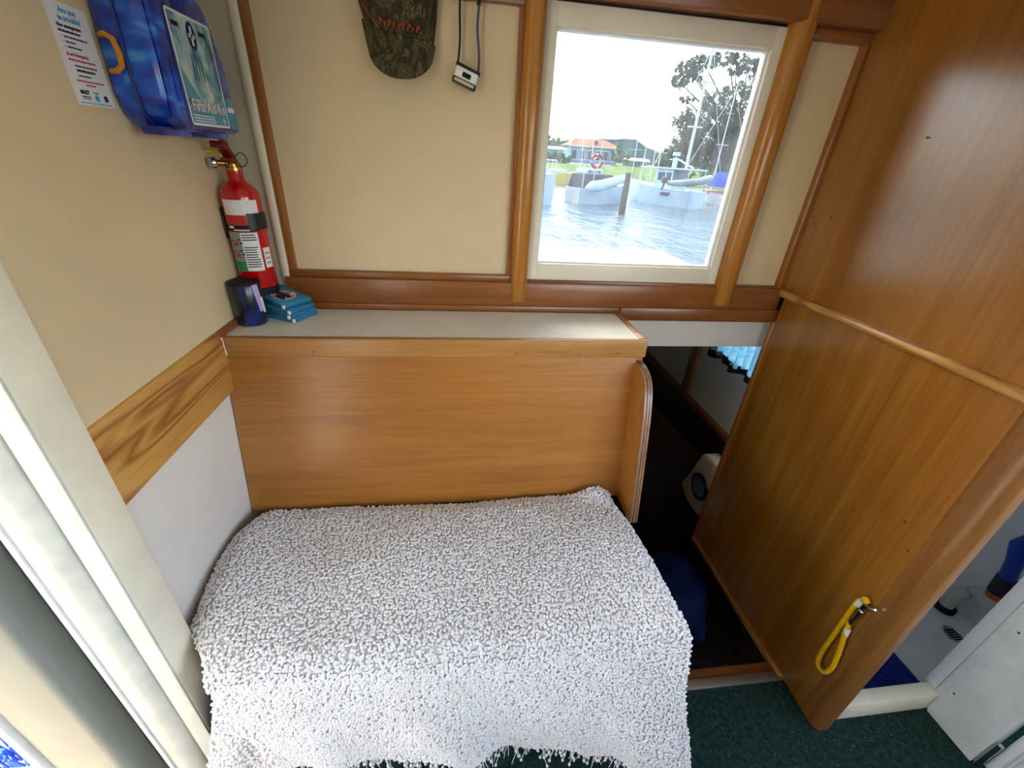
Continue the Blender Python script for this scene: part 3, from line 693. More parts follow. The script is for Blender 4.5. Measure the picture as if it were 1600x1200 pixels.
B(lx, lab + 0.0006, LU + 0.067, LU + 0.073, LZ + 0.126, LZ + 0.154).box(lx, lab + 0.0006, LU + 0.060, LU + 0.080, LZ + 0.137, LZ + 0.143).build('white_cross', 'paper_white', kt)
for k in range(4):
    B(lx, lab + 0.0002, LU + 0.050 + 0.010 * k, LU + 0.052 + 0.010 * k, LZ + 0.072, LZ + 0.112).build('picture_stripe', 'ink_black', kt)
for y, w in ((0.010, 0.022), (0.098, 0.022)):
    B(lx, lab + 0.0002, LU + y, LU + y + w, LZ + 0.145, LZ + 0.152).build('maker_mark', 'ink_black', kt)
text('First Aid Kit', 0.0285, (lab + 0.0002, LU + 0.0725, LZ + 0.0225), U, V_, 'lettering', 'ink_black', kt, 0.0003, 'CENTER', 0.86, bold=0.035)
text('First Aid Kit', 0.0285, (lab + 0.0008, LU + 0.0725, LZ + 0.0225), U, V_, 'lettering', 'paper_white', kt, 0.0003, 'CENTER', 0.86, bold=0.008)
for k in range(3):
    B(lx, lab + 0.0003, LU + 0.008, LU + 0.085, LZ + 0.0065 + k * 0.0045, LZ + 0.0082 + k * 0.0045).build('print_line', 'paper_white', kt)
B(lx, lab + 0.0003, LU + 0.122, LU + 0.126, LZ + 0.006, LZ + 0.018).box(lx, lab + 0.0003, LU + 0.118, LU + 0.130, LZ + 0.010, LZ + 0.014).build('white_cross', 'paper_white', kt)
B(KX1 - 0.001, KX1 + 0.0012, 1.110, 1.140, LZ + 0.000, LZ + 0.055).build('side_sticker', 'label_teal', kt)
B(KX1 - 0.001, KX1 + 0.0016, 1.110, 1.140, LZ + 0.030, LZ + 0.038).build('sticker_band', 'paper_white', kt)

# --- fire extinguisher
ex, ey, er = -0.5105, 1.170, 0.0425
fe = thing('fire_extinguisher', 'small red fire extinguisher with instruction label held by black clip in the corner', 'extinguisher', (ex, ey, 1.098))
MB().lathe((ex, ey, 0), [(er - 0.004, 1.110), (er, 1.114), (er, 1.330), (er - 0.003, 1.343), (er - 0.012, 1.354), (0.020, 1.362), (0.017, 1.366), (0.0165, 1.388)], 40).build('cylinder', 'red_paint', fe, angle=50)
MB().lathe((ex, ey, 0), [(er - 0.002, 1.098), (er + 0.001, 1.100), (er + 0.001, 1.116), (er - 0.001, 1.118)], 40).build('base_ring', 'black_rubber', fe)
MB().lathe((ex, ey, 0), [(0.0185, 1.386), (0.0185, 1.391), (0.014, 1.392), (0.013, 1.402)], 24).build('valve_collar', 'brass', fe)
def wrap(a0, a1, z0, z1, name, mat, r=er + 0.0006, parent=fe):
    k = max(4, int(abs(a1 - a0) / 6)); mb = MB()
    mb.grid(lambda a, b_: Vector((ex + r * math.cos(math.radians(lerp(a0, a1, a))), ey + r * math.sin(math.radians(lerp(a0, a1, a))), lerp(z0, z1, b_))), k, 1)
    return mb.build(name, mat, parent, angle=60, thick=0.0006)
wrap(-128, -22, 1.292, 1.325, 'white_band', 'paper_white')
wrap(-140, -30, 1.255, 1.269, 'black_band', 'ink_black')
wrap(-140, -42, 1.160, 1.253, 'label', 'label_grey')
wrap(-92, -42, 1.162, 1.252, 'label_text_field', 'paper_white', er + 0.0010)
wrap(-140, -94, 1.161, 1.184, 'green_patch', 'label_green', er + 0.0010)
wrap(-34, -6, 1.166, 1.215, 'side_label', 'paper_white')
for k in range(14):
    if k in (3, 4): continue
    wrap(-89, -47 - random.uniform(0, 9), 1.246 - k * 0.0058, 1.2482 - k * 0.0058, 'print_line', 'ink_black', er + 0.0016)
for k in range(3):
    wrap(-30, -12, 1.176 + k * 0.012, 1.180 + k * 0.012, 'print_line', 'label_grey', er + 0.0012)
wrap(-108, -60, 1.257, 1.2595, 'print_line', 'paper_white', er + 0.0012); wrap(-124, -106, 1.262, 1.267, 'print_line', 'paper_white', er + 0.0012)
for za, zz in ((-112, 1.226), (-112, 1.200)):
    mb = MB(); a = math.radians(za); c = Vector((ex + (er + 0.0014) * math.cos(a), ey + (er + 0.0014) * math.sin(a), zz))
    mb.lathe(c, [(0.0055, 0), (0.0055, 0.0008)], 14, (math.cos(a), math.sin(a), 0)); mb.build('red_pictogram', 'red_paint', fe)
    for dz, da in ((0.010, 12), (0.007, -14), (0.002, 17)):
        wrap(za + da - 4, za + da + 4, zz + dz - 0.0016, zz + dz + 0.0016, 'dark_pictogram', 'ink_black', er + 0.0014)
# clip
cl = wrap(-62, 10, 1.258, 1.296, 'clip_arm', 'black_plastic', er + 0.003); wrap(-205, -148, 1.255, 1.296, 'clip_arm', 'black_plastic', er + 0.003)
B(WX + 0.0005, WX + 0.006, ey - 0.022, ey + 0.022, 1.235, 1.305).build('bracket_plate', 'black_plastic', fe, 0.001)
# handle levers, gauge, pin ring, tag
MB().prism([(ey - 0.010, 1.398), (ey + 0.008, 1.394), (ey - 0.004, 1.420), (ey - 0.022, 1.432), (ey - 0.042, 1.440), (ey - 0.044, 1.434), (ey - 0.024, 1.418)], 0, ex - 0.008, ex + 0.010).build('lever', 'dark_red', fe, 0.001)
MB().prism([(ey + 0.012, 1.392), (ey + 0.016, 1.396), (ey - 0.002, 1.410), (ey - 0.036, 1.412), (ey - 0.036, 1.406), (ey - 0.006, 1.398)], 0, ex - 0.009, ex + 0.012).build('carry_handle', 'dark_red', fe, 0.001)
B(ex - 0.014, ex + 0.016, ey - 0.056, ey - 0.036, 1.430, 1.444).build('lever_tip', 'dark_red', fe, 0.002)
MB().tube([(ex - 0.008, ey - 0.004, 1.400), (ex - 0.022, ey - 0.020, 1.400), (ex - 0.030, ey - 0.030, 1.400)], [0.007, 0.006, 0.005], 12).build('valve_stem', 'brass', fe)
MB().lathe((ex - 0.026, ey - 0.026, 1.400), [(0.010, 0), (0.012, 0.002), (0.012, 0.008), (0.010, 0.011)], 20, (-0.55, -0.8, 0)).build('gauge', 'chrome', fe)
MB().tube([(ex + 0.024 + 0.013 * math.cos(a), ey - 0.01 + 0.004 * math.sin(a), 1.408 + 0.014 * math.sin(a)) for a in np.linspace(0, 2 * math.pi, 20)[:-1]], 0.0011, 6, closed=True).build('pin_ring', 'screw_steel', fe)
MB().tube([(ex - 0.044, ey - 0.02, 1.423), (ex - 0.02, ey - 0.014, 1.423), (ex - 0.006, ey - 0.012, 1.414), (ex - 0.004, ey - 0.018, 1.398)], [0.0035, 0.004, 0.002, 0.0015], 6).build('tag_strap', 'yellow_tag', fe)

# ================================================================== THINGS ON THE SHELF
mx_, my_, mr_ = -0.5175, 1.098, 0.0345
mg = thing('drink_holder', 'dark blue cylindrical foam drink holder standing in the shelf corner', 'drink holder', (mx_, my_, SZ))
MB().lathe((mx_, my_, SZ), [(mr_ - 0.004, 0.0), (mr_, 0.004), (mr_ + 0.001, 0.06), (mr_ + 0.001, 0.104), (mr_ - 0.001, 0.107), (mr_ - 0.005, 0.106), (mr_ - 0.005, 0.02), (0.004, 0.018)], 40).build('sleeve', 'mug_print', mg, angle=50)
MB().lathe((mx_, my_, SZ + 0.1055), [(mr_ - 0.0055, -0.003), (mr_ + 0.0012, -0.003), (mr_ + 0.0012, 0.002), (mr_ - 0.0055, 0.002)], 40).build('rim', 'black_rubber', mg)
def mwrap(a0, a1, z0, z1, sh, name, mat):
    mb = MB(); r = mr_ + 0.0016
    mb.grid(lambda a, b_: Vector((mx_ + r * math.cos(math.radians(lerp(a0, a1, a) + sh * b_)), my_ + r * math.sin(math.radians(lerp(a0, a1, a) + sh * b_)), SZ + lerp(z0, z1, b_))), 6, 6)
    return mb.build(name, mat, mg, angle=60, thick=0.0005)
mwrap(-28, -4, 0.036, 0.104, -14, 'pale_print', 'lilac_print')
mwrap(-10, 4, 0.030, 0.070, -6, 'white_print', 'paper_white')
# folded stubby holders
def folded(c, rz, tilt, name_label, top):
    t = thing('folded_holder', name_label, 'drink holder', c, 'folded foam drink holders on the shelf')
    R = Matrix.Rotation(rz, 3, 'Z') @ Matrix.Rotation(tilt, 3, 'Y'); c = Vector(c)
    L, W, H = 0.056, 0.043, 0.0050
    def tf(p): return c + R @ Vector(p)
    for k, z in enumerate((0.0, H)):
        g = MB(); g.prism(rrect(-L, L, -W, W, 0.004), 2, z + 0.0002, z + H - 0.0002); g.v = [tuple(tf(p)) for p in g.v]
        g.build('foam_layer', 'holder_blue', t, 0.0012)
        g = MB(); g.box(-L + 0.001, L + 0.0006, -W - 0.0004, W + 0.0004, z + H * 0.30, z + H * 0.52); g.v = [tuple(tf(p)) for p in g.v]
        g.build('lining', 'holder_edge', t)
    g = MB(); g.box(L - 0.006, L + 0.001, -W - 0.0012, -W + 0.004, 0.0006, 2 * H - 0.0006); g.v = [tuple(tf(p)) for p in g.v]; g.build('white_corner', 'white_tape', t, 0.0005)
    if top:
        z1 = 2 * H
        def flat(poly, dz, nm, mt):
            g = MB(); g.prism(poly, 2, z1 - 0.0003, z1 + dz); g.v = [tuple(tf(p)) for p in g.v]; g.build(nm, mt, t, smooth=False)
        cir = lambda r, cx=0.0, cy=0.0, a0=0, a1=360, nn=28: [(cx + r * math.cos(math.radians(a0 + (a1 - a0) * k / nn)), cy + r * math.sin(math.radians(a0 + (a1 - a0) * k / nn))) for k in range(nn)]
        flat(cir(0.031), 0.0004, 'emblem_ring', 'holder_cream')
        flat(cir(0.0165), 0.0007, 'emblem_field', 'holder_blue')
        for k in range(26):
            if k in (4, 5, 6, 17, 18): continue
            a = 360 / 26 * k; q = math.radians(a); ca, sa = math.cos(q), math.sin(q)
            w = 0.0018; P = [(0.018, -w), (0.030, -w * 1.4), (0.030, w * 1.0), (0.018, w * 0.7)]
            flat([(x * ca - y * sa, x * sa + y * ca) for x, y in P], 0.0007, 'emblem_letter', 'holder_orange')
        flat([(-0.024, -0.010), (0.024, -0.004), (0.024, 0.008), (-0.024, 0.002)], 0.0011, 'emblem_bar', 'holder_dark')
        flat([(0.010 + 0.016 * math.cos(a), -0.016 + 0.009 * math.sin(a)) for a in np.linspace(0, 2 * math.pi, 20)[:-1]], 0.0012, 'emblem_oval', 'holder_dark')
    return t
rz0 = math.radians(-32)
folded((-0.448, 1.160, SZ + 0.0005), rz0 + 0.10, 0.0, 'bottom one of the folded blue foam drink holders, flat on the shelf', False)
folded((-0.450, 1.163, SZ + 0.0112), rz0 - 0.04, 0.02, 'second from bottom of the stacked folded blue foam drink holders', False)
folded((-0.454, 1.166, SZ + 0.0240), rz0 + 0.05, 0.06, 'third from bottom of the stacked folded blue foam drink holders', False)
folded((-0.460, 1.172, SZ + 0.0430), rz0 - 0.05, 0.15, 'topmost folded blue foam drink holder with orange round emblem', True)

# ================================================================== HANGING ON THE WINDOW WALL
# --- camouflage cap, hung up by its back, peak down
cx, cz = -0.120, 1.70
cp = thing('camouflage_cap', 'camouflage baseball cap with orange stitching hanging peak down on the wall', 'cap', (cx, YW - 0.03, 1.60))
def visor(a, b_):
    w = (a - 0.5) * 2                       # across
    half = 0.076
    x = cx + w * half + 0.006 * (b_ - 0.5)
    zt = 1.672 - 0.012 * w + 0.012 * (w * w)           # seam line with the crown
    zb = 1.590 + 0.070 * (1 - math.sqrt(max(0, 1 - (abs(w) ** 2.3) * 0.999)))
    z = lerp(zt, zb, b_)
    y = YW - 0.055 - 0.018 * b_ + 0.040 * w * w * (0.5 + 0.5 * b_)
    return Vector((x, y, z))
MB().grid(visor, 24, 12).build('peak', 'camo', cp, angle=80, thick=0.003)
def crown(a, b_):
    w = (a - 0.5) * 2; th = w * math.pi / 2 * 0.98
    r = 0.076 + 0.012 * math.sin(b_ * 2.2) + (0.016 * b_ if w < 0 else 0.0)
    z = 1.672 - 0.012 * w + 0.012 * w * w + 0.150 * b_
    x = cx + math.sin(th) * r * math.cos(max(0, b_ - 0.55) * 2.2)
    y = YW - 0.012 - math.cos(th) * (0.050 + 0.028 * math.sin(min(1, b_ * 1.4) * math.pi / 2)) * math.cos(max(0, b_ - 0.5) * 2.4)
    return Vector((x, y, z))
MB().grid(crown, 28, 16).build('crown', 'camo', cp, angle=80, thick=0.002)
MB().tube([crown(0.02 + 0.96 * k / 16, 0.0) + Vector((0, -0.002, 0.0)) for k in range(17)], 0.0018, 6).build('brim_seam', 'camo', cp)
st = MB()
for k in range(9):
    a = 0.34 + 0.042 * k; p = crown(a, 0.05); q = crown(a + 0.014, 0.115 - 0.02 * (k % 3 == 1))
    d = Vector((0, -0.003, 0)); st.tube([p + d, (p + q) / 2 + d * 1.3, q + d], 0.0013, 5)
    if k % 2 == 0:
        st.tube([q + d, crown(a + 0.034, 0.085) + d], 0.0011, 5)
st.build('orange_stitching', 'thread_orange', cp)
st2 = MB(); st2.tube([crown(0.10, 0.34) + Vector((0, -0.002, 0)), crown(0.22, 0.16) + Vector((0, -0.002, 0)), crown(0.30, 0.02) + Vector((0, -0.002, 0))], 0.0008, 5)
st2.build('side_stitch', 'thread_orange', cp)
MB().tube([(cx - 0.012, YW - 0.004, 1.835), (cx - 0.012, YW - 0.05, 1.835), (cx - 0.012, YW - 0.06, 1.85)], 0.003, 6).build('peg', 'brass', cp)
# --- headlamp
hy = YW - 0.030
hl = thing('headlamp', 'small white and black headlamp hanging by its strap beside the cap', 'headlamp', (0.03, hy, 1.60))
ang = math.radians(-19); ca, sa = math.cos(ang), math.sin(ang)
def H(x, y, z): return (0.028 + x * ca - z * sa, hy + y, 1.608 + x * sa + z * ca)
def hbox(x0, x1, y0, y1, z0, z1, nm, mt, bv=0.0015):
    g = MB().box(x0, x1, y0, y1, z0, z1); g.v = [H(*p) for p in g.v]; return g.build(nm, mt, hl, bv)
hbox(-0.027, 0.027, -0.014, 0.016, -0.008, 0.014, 'body', 'white_gel', 0.003)
hbox(-0.029, 0.029, -0.017, 0.014, -0.019, -0.007, 'lens_housing', 'black_plastic', 0.004)
hbox(-0.024, 0.024, -0.0185, -0.014, -0.0165, -0.0095, 'lens', 'lens_clear', 0.002)
hbox(-0.030, 0.030, -0.010, 0.014, 0.013, 0.021, 'bracket', 'black_plastic', 0.003)
hbox(-0.009, 0.011, -0.0152, -0.013, -0.003, 0.007, 'switch', 'black_rubber', 0.002)
def strap(x0, x1, z0, z1, nm, w, mt):
    g = MB(); 
    g.grid(lambda a, b_: Vector((lerp(x0, x1, b_) + (a - 0.5) * w + 0.002 * math.sin(7 * b_), hy + 0.006 + 0.004 * math.sin(5 * b_) , lerp(z0, z1, b_))), 2, 14)
    return g.build(nm, mt, hl, thick=0.0015)
strap(0.010, 0.020, 1.636, 1.80, 'strap', 0.005, 'lanyard'); strap(0.0575, 0.0555, 1.622, 1.742, 'strap', 0.006, 'strap_light'); strap(0.056, 0.054, 1.742, 1.80, 'strap', 0.009, 'lanyard')
MB().tube([(0.020 + 0.034 * k / 8, hy + 0.006 - 0.002 * math.sin(math.pi * k / 8), 1.80 + 0.018 * math.sin(math.pi * k / 8)) for k in range(9)], 0.003, 6).build('strap_loop', 'lanyard', hl)
MB().tube([(0.037, YW - 0.005, 1.816), (0.037, hy - 0.004, 1.812), (0.037, hy - 0.006, 1.826)], 0.002, 6).build('hook', 'brass', hl)

# ================================================================== ON THE RIGHT BULKHEAD
hp = at(1350, 945, 0, XR - 0.012)
rl = thing('rope_pull', 'yellow rope loop with white whippings clipped to the plywood bulkhead', 'rope', (XR, hp.y, hp.z - 0.1))
pts = [(1342, 938), (1325, 960), (1306, 988), (1290, 1010), (1279, 1030), (1280, 1043), (1289, 1050), (1300, 1043), (1308, 1026), (1316, 1004), (1322, 985), (1328, 972)]
def spline(P, k=4):
    out = []
    for i in range(len(P) - 1):
        a, b_, c, d = P[max(0, i - 1)], P[i], P[i + 1], P[min(len(P) - 1, i + 2)]
        for j in range(k):
            t = j / k; out.append(0.5 * (2 * b_ + (c - a) * t + (2 * a - 5 * b_ + 4 * c - d) * t * t + (3 * b_ - a - 3 * c + d) * t ** 3))
    return out + [P[-1]]
MB().tube(spline([at(px, py, 0, XR - 0.014 - 0.006 * math.sin(i / 11 * math.pi)) for i, (px, py) in enumerate(pts)]), 0.0065, 12).build('rope', 'yellow_rope', rl, angle=70)
MB().ell(at(1353, 938, 0, XR - 0.014), (0.009, 0.010, 0.009)).build('rope_knot', 'yellow_rope', rl)
for a, b_ in (((1347, 939), (1339, 945)), ((1325, 982), (1320, 992))):
    MB().tube([at(*a, 0, XR - 0.0145), at(*b_, 0, XR - 0.0145)], 0.0078, 12).build('whipping', 'white_tape', rl)
MB().tube([at(1328, 974, 0, XR - 0.014), at(1338, 966, 0, XR - 0.016), at(1346, 955, 0, XR - 0.018)], [0.006, 0.005, 0.006], 10).build('swivel', 'chrome', rl)
MB().tube([at(1346, 957, 0, XR - 0.010), at(1352, 948, 0, XR - 0.020), at(1360, 952, 0, XR - 0.022), at(1370, 954, 0, XR - 0.016)], [0.006, 0.0075, 0.004, 0.004], 10).build('snap_hook', 'chrome', rl)
p = at(1352, 946, 0, XR); MB().lathe((XR + 0.002, p.y, p.z), [(0.011, 0), (0.011, 0.006), (0.006, 0.010), (0.005, 0.018)], 20, (-1, 0, 0)).build('deck_eye', 'screw_steel', rl)

# ================================================================== WASH COMPARTMENT BEYOND THE BULKHEAD
ws = struct('wall_washroom', B(1.10, 2.03, 1.20, 1.23, -0.06, ZC), 'white_gel')
B(1.085, 1.10, 0.545, 1.20, -0.06, ZC).build('lining', 'white_gel', ws)
B(1.99, 2.029, 0.52, 1.20, -0.06, ZC).build('lining', 'white_gel', ws)
B(1.51, 2.0, 0.52, 0.545, -0.06, ZC).build('lining', 'white_gel', ws)
struct('floor_washroom', B(1.085, 2.03, 0.545, 1.20, -0.06, -0.02), 'white_gel')
struct('baseboard_washroom', B(1.095, 1.48, 0.505, 0.545, -0.02, 0.075), 'cream_paint', 0.004)
wp = struct('wall_panel', B(1.455, 1.49, 0.372, 0.500, 0.0, ZC), 'white_paint', 0.003)
B(1.463, 1.50, 0.500, 0.520, 0.0, ZC).build('jamb_strip', 'white_paint', wp, 0.003)
B(1.468, 1.51, 0.522, 0.555, 0.0, ZC).build('jamb_edge', 'white_gel', wp, 0.004)
for (px, py) in ((1592, 989), (1491, 1084)):
    q = at(px, py, 0, 1.455); MB().lathe((1.455, q.y, q.z), [(0.003, 0), (0.003, 0.001)], 10, (-1, 0, 0)).build('screw', 'screw_steel', wp)
mt = thing('shower_mat', 'blue ribbed rubber mat on the wash compartment floor', 'mat', (1.25, 0.66, -0.02))
mat_s = B(1.12, 1.53, 0.56, 0.80, -0.02, -0.012).build('sheet', 'blue_mat', mt)
for k in range(29):
    B(1.124 + k * 0.0138, 1.131 + k * 0.0138, 0.562, 0.798, -0.012, -0.006).build('rib', 'blue_mat', mt)
dr = thing('floor_drain', 'round chrome drain set in the white wash compartment floor', 'drain', at(1490, 992, 2, -0.02))
c = Vector(dr['_o']); MB().lathe(c, [(0.036, 0), (0.036, 0.003), (0.030, 0.004), (0.028, 0.001)], 28).build('flange', 'chrome', dr)
for k in range(-2, 3):
    B(c.x - 0.020, c.x + 0.020, c.y + k * 0.009 - 0.0022, c.y + k * 0.009 + 0.0022, c.z + 0.001, c.z + 0.003).build('slot', 'black_rubber', dr)
pp = thing('waste_pipe', 'white plastic elbow pipe in the wash compartment', 'pipe', at(1470, 958, 2, -0.02))
c = at(1474, 950, 2, -0.02)
MB().tube([c, c + Vector((0, 0, 0.05)), c + Vector((0.01, 0.0, 0.075)), c + Vector((0.035, 0.0, 0.088)), c + Vector((0.09, 0.0, 0.090)), at(1542, 939, 0, 1.86)], 0.022, 14).build('elbow', 'pvc', pp, angle=70)
MB().lathe(c, [(0.034, 0), (0.034, 0.018), (0.026, 0.022)], 20).build('collar', 'black_rubber', pp)
c = at(1560, 925, 0, 1.90)
ho = thing('blue_hose', 'blue hose rising from a red and dark fitting in the wash compartment', 'hose', (1.90, c.y, -0.02))
MB().tube([at(1572, 905, 0, 1.88), at(1585, 880, 0, 1.87), at(1592, 850, 0, 1.86), at(1605, 842, 0, 1.86), at(1620, 860, 0, 1.87)], 0.022, 12).build('hose', 'blue_hose', ho, angle=70)
MB().tube([at(1552, 932, 0, 1.885), at(1561, 924, 0, 1.885)], 0.024, 14).build('red_collar', 'orange_red', ho); MB().tube([at(1558, 926, 0, 1.88), at(1574, 904, 0, 1.88)], 0.027, 14).build('dark_fitting', 'black_plastic', ho)
MB().tube([at(1620, 860, 0, 1.87), at(1640, 840, 0, 1.99)], 0.022, 12).build('hose_tail', 'blue_hose', ho, angle=70)
# white heater and chrome tube at the lower right
ht = thing('ribbed_heater', 'white ribbed heater with a chrome tube beside the white panel', 'heater', (1.49, 0.25, 0.0))
for k in range(5):
    B(1.475, 1.535, 0.335 - k * 0.030, 0.357 - k * 0.030, 0.02, 0.5).build('fin', 'white_gel', ht, 0.008, seg=3)
B(1.49, 1.52, 0.20, 0.36, 0.0, 0.48).build('core', 'white_gel', ht)
MB().tube([(1.462, 0.362, 0.004), (1.462, 0.362, 0.12)], 0.007, 12).build('tube', 'chrome', ht)

# ================================================================== BELOW IN THE FORWARD CABIN
cu = thing('window_curtain', 'pale blue curtain with navy border over the small cabin window', 'curtain', (1.165, 1.48, 0.70))
zc = lambda a: 0.735 - 0.012 * math.cos(a * 14)
MB().grid(lambda a, b_: Vector((1.165 + 0.010 * math.sin(a * 38), lerp(1.33, 1.60, a), lerp(zc(a), 0.95, b_))), 40, 3).build('cloth', 'curtain_cloth', cu, angle=80, thick=0.002)
MB().grid(lambda a, b_: Vector((1.163 + 0.010 * math.sin(a * 38), lerp(1.33, 1.66, a), lerp(zc(a) - 0.030, zc(a) + 0.004, b_))), 40, 2).build('border', 'navy_cloth', cu, angle=80, thick=0.003)
to = thing('cream_appliance', 'cream plastic housing with a dark round opening, low in the forward cabin', 'appliance', (1.12, 1.40, 0.0))
MB().prism([(1.455, 0.10), (1.42, 0.19), (1.375, 0.345), (1.27, 0.36), (1.27, 0.06), (1.37, 0.055)], 0, 1.08, 1.168).build('housing', 'cream_plastic', to, 0.02, seg=3)
MB().lathe((1.082, 1.315, 0.20), [(0.062, 0), (0.062, 0.008), (0.050, 0.012), (0.046, 0.006)], 28, (-1, 0, 0)).build('ring', 'black_plastic', to)
MB().lathe((1.078, 1.315, 0.20), [(0.046, 0), (0.046, 0.004)], 28, (-1, 0, 0)).build('disc', 'teal_disc', to)
def lump(name, label, cat, c, r, mat, seed):
    t = MB(); t.ell(c, r, 28, 16)
    t.v = [tuple(Vector(p) + (Vector(p) - Vector(c)) * 0.35 * mnoise.noise(Vector(p) * 9 + Vector((seed, 0, 0)))) for p in t.v]
    zf = -0.358
    t.v = [(x, y, max(z, zf)) for x, y, z in t.v]
    return tag(t.build(name, mat, None, angle=80), label, cat)
lump('duffel_bag', 'dark blue soft bag lying on the sole below the step', 'bag', (0.93, 1.08, -0.20), (0.15, 0.18, 0.16), 'blue_bag', 1)
lump('grey_blanket', 'crumpled dark grey cloth at the foot of the step', 'cloth', (0.88, 0.765, -0.24), (0.16, 0.075, 0.12), 'grey_cloth', 5)
lump('white_bundle', 'off-white crumpled cloth deep inside the forward cabin', 'cloth', (0.72, 1.75, -0.24), (0.13, 0.18, 0.12), 'white_panel', 9)

# ================================================================== COCKPIT OUTSIDE THE DOOR
struct('deck_cockpit', B(-3.2, -0.62, -1.5, 1.4, -0.12, -0.05), 'deck_tan')
struct('wall_bulwark_screen', B(-3.2, -0.59, 1.32, 1.40, -0.05, 0.62).box(-3.2, -0.59, -1.5, -1.42, -0.05, 1.62).box(-3.25, -3.2, -1.5, 1.4, -0.05, 0.75), 'white_gel', 0.01)  # unseen; near side raised to block light towards the door frame
struct('ceiling_cockpit_shade', B(-3.25, -0.59, -1.5, 1.4, 1.90, 1.94), 'white_gel')  # unseen roof added and extended aft to cut light at the doorway
bc = Vector((-1.13, 0.66, -0.05))
br = thing('deck_brush', 'scrubbing brush with stiff blue bristles on the sunny deck outside', 'brush', bc)
B(bc.x - 0.07, bc.x + 0.07, bc.y - 0.035, bc.y + 0.035, bc.z, bc.z + 0.02).build('head', 'white_gel', br, 0.004)
bs = MB()
for i in range(15):
    for j in range(5):
        q = bc + Vector((-0.066 + i * 0.0094, -0.028 + j * 0.014, 0.02)); d = Vector((random.uniform(-0.012, 0.012), random.uniform(-0.012, 0.012), 0.06))
        bs.tube([q, q + d], 0.0028, 5)
tag(bs.build('bristles', 'blue_bristle', br), kind='stuff')

# ================================================================== THE MARINA OUTSIDE
ZW = -1.0
struct('water', MB().add([(-200, 1.6, ZW), (400, 1.6, ZW), (400, 70, ZW), (-200, 70, ZW)], [(0, 1, 2, 3)]).add([(-200, -300, ZW), (400, -300, ZW), (400, 1.6, ZW), (-200, 1.6, ZW)], [(0, 1, 2, 3)]), 'water')
struct('ground', MB().add([(-200, 62, ZW - 0.2), (400, 62, ZW - 0.2), (400, 70, 0.7), (-200, 70, 0.7), (-200, 300, 2.0), (400, 300, 2.0)], [(0, 1, 2, 3), (3, 2, 5, 4)]), 'grass')
hm = MB(); hp_ = []
for k in range(61):
    x = -100 + k * 7; hp_.append((x, 10.5 + 3.0 * math.sin(x * 0.021) + 2.0 * math.sin(x * 0.063 + 1) - (3.0 if x > 110 else 0) + random.uniform(-0.5, 0.5)))
hm.prism([(-100, 1)] + hp_ + [(320, 1)], 1, 285, 300)
struct('hills', hm, 'hill_green')

def frame_tf(mb, o, h, zz=ZW):
    """local x = heading, y = left of it, z = up from the water"""
    o = Vector((o[0], o[1], 0)); h = Vector((h[0], h[1], 0)).normalized(); s_ = Vector((-h.y, h.x, 0))
    mb.v = [tuple(o + h * x + s_ * y + Vector((0, 0, zz + z))) for x, y, z in mb.v]
    return mb
def hull_mesh(L, Bm, hs, hb, n=16):
    """transom at x = 0, stem at x = L; hs, hb freeboard at stern and bow"""
    V = []; Fs = []
    for i in range(n + 1):
        t = i / n; w = Bm / 2 * (0.86 + 0.14 * math.sin(min(1, t * 2) * math.pi / 2)) * (1 - max(0, (t - 0.45) / 0.55) ** 2.4)
        w = max(w, 0.012); sh = hs + (hb - hs) * t ** 1.8; ww = w * (0.88 - 0.25 * t)
        x = L * t; xs = x + 0.45 * t ** 3
        V += [(x - (0.1 if i == 0 else 0), 0, -0.35), (x, ww, -0.02), (lerp(x, xs, 0.5), lerp(ww, w, 0.65), sh * 0.5), (xs, w, sh), (xs, -w, sh), (lerp(x, xs, 0.5), -lerp(ww, w, 0.65), sh * 0.5), (x, -ww, -0.02)]
    for i in range(n):
        for k in range(7):
            a = i * 7 + k; b_ = i * 7 + (k + 1) % 7; Fs.append((a, b_, b_ + 7, a + 7))
    Fs += [tuple(range(7)), tuple(n * 7 + k for k in range(7))]
    return MB().add(V, Fs)
class Boat:
    def __init__(s, name, label, stern, bow, Bm, hs, hb, mat, cat='boat', group='moored boats outside the window'):
        s.o = (stern.x, stern.y); s.h = (bow.x - stern.x, bow.y - stern.y); s.L = math.hypot(*s.h); s.B = Bm; s.hs = hs; s.hb = hb
        s.t = thing(name, label, cat, (stern.x, stern.y, ZW), group)
        s.put(hull_mesh(s.L, Bm, hs, hb), 'hull', mat, angle=40)
    def put(s, mb, name, mat, **k): return frame_tf(mb, s.o, s.h).build(name, mat, s.t, **k)
    def box(s, x0, x1, y0, y1, z0, z1, name, mat, bv=0.0): return s.put(MB().box(x0, x1, y0, y1, z0, z1), name, mat, bevel=bv)
def flatp(px, py, Y):
    p = at(px, py, 1, Y); return Vector((p.x, p.y, ZW))

# --- white fishing launch with wheelhouse (right of the piling)
b2 = Boat('fishing_launch', 'white launch with flat canopy roof and wheelhouse moored right of the piling', flatp(1086, 325, 29.4), flatp(984, 313, 34.5), 2.2, 1.05, 1.5, 'hull_white_shaded')
L2 = b2.L
for sgn in (-1, 1):
    b2.put(MB().tube([(0.02, sgn * 0.95, 1.06), (L2 * 0.35, sgn * 1.10, 1.10), (L2 * 0.6, sgn * 1.0, 1.2), (L2 * 0.85, sgn * 0.55, 1.36)], 0.04, 6), 'rubbing_strake', 'hull_grey')
b2.put(MB().box(0.0, L2 * 0.97, -0.012, 0.012, 0, 0.01), 'keel_line', 'hull_grey')
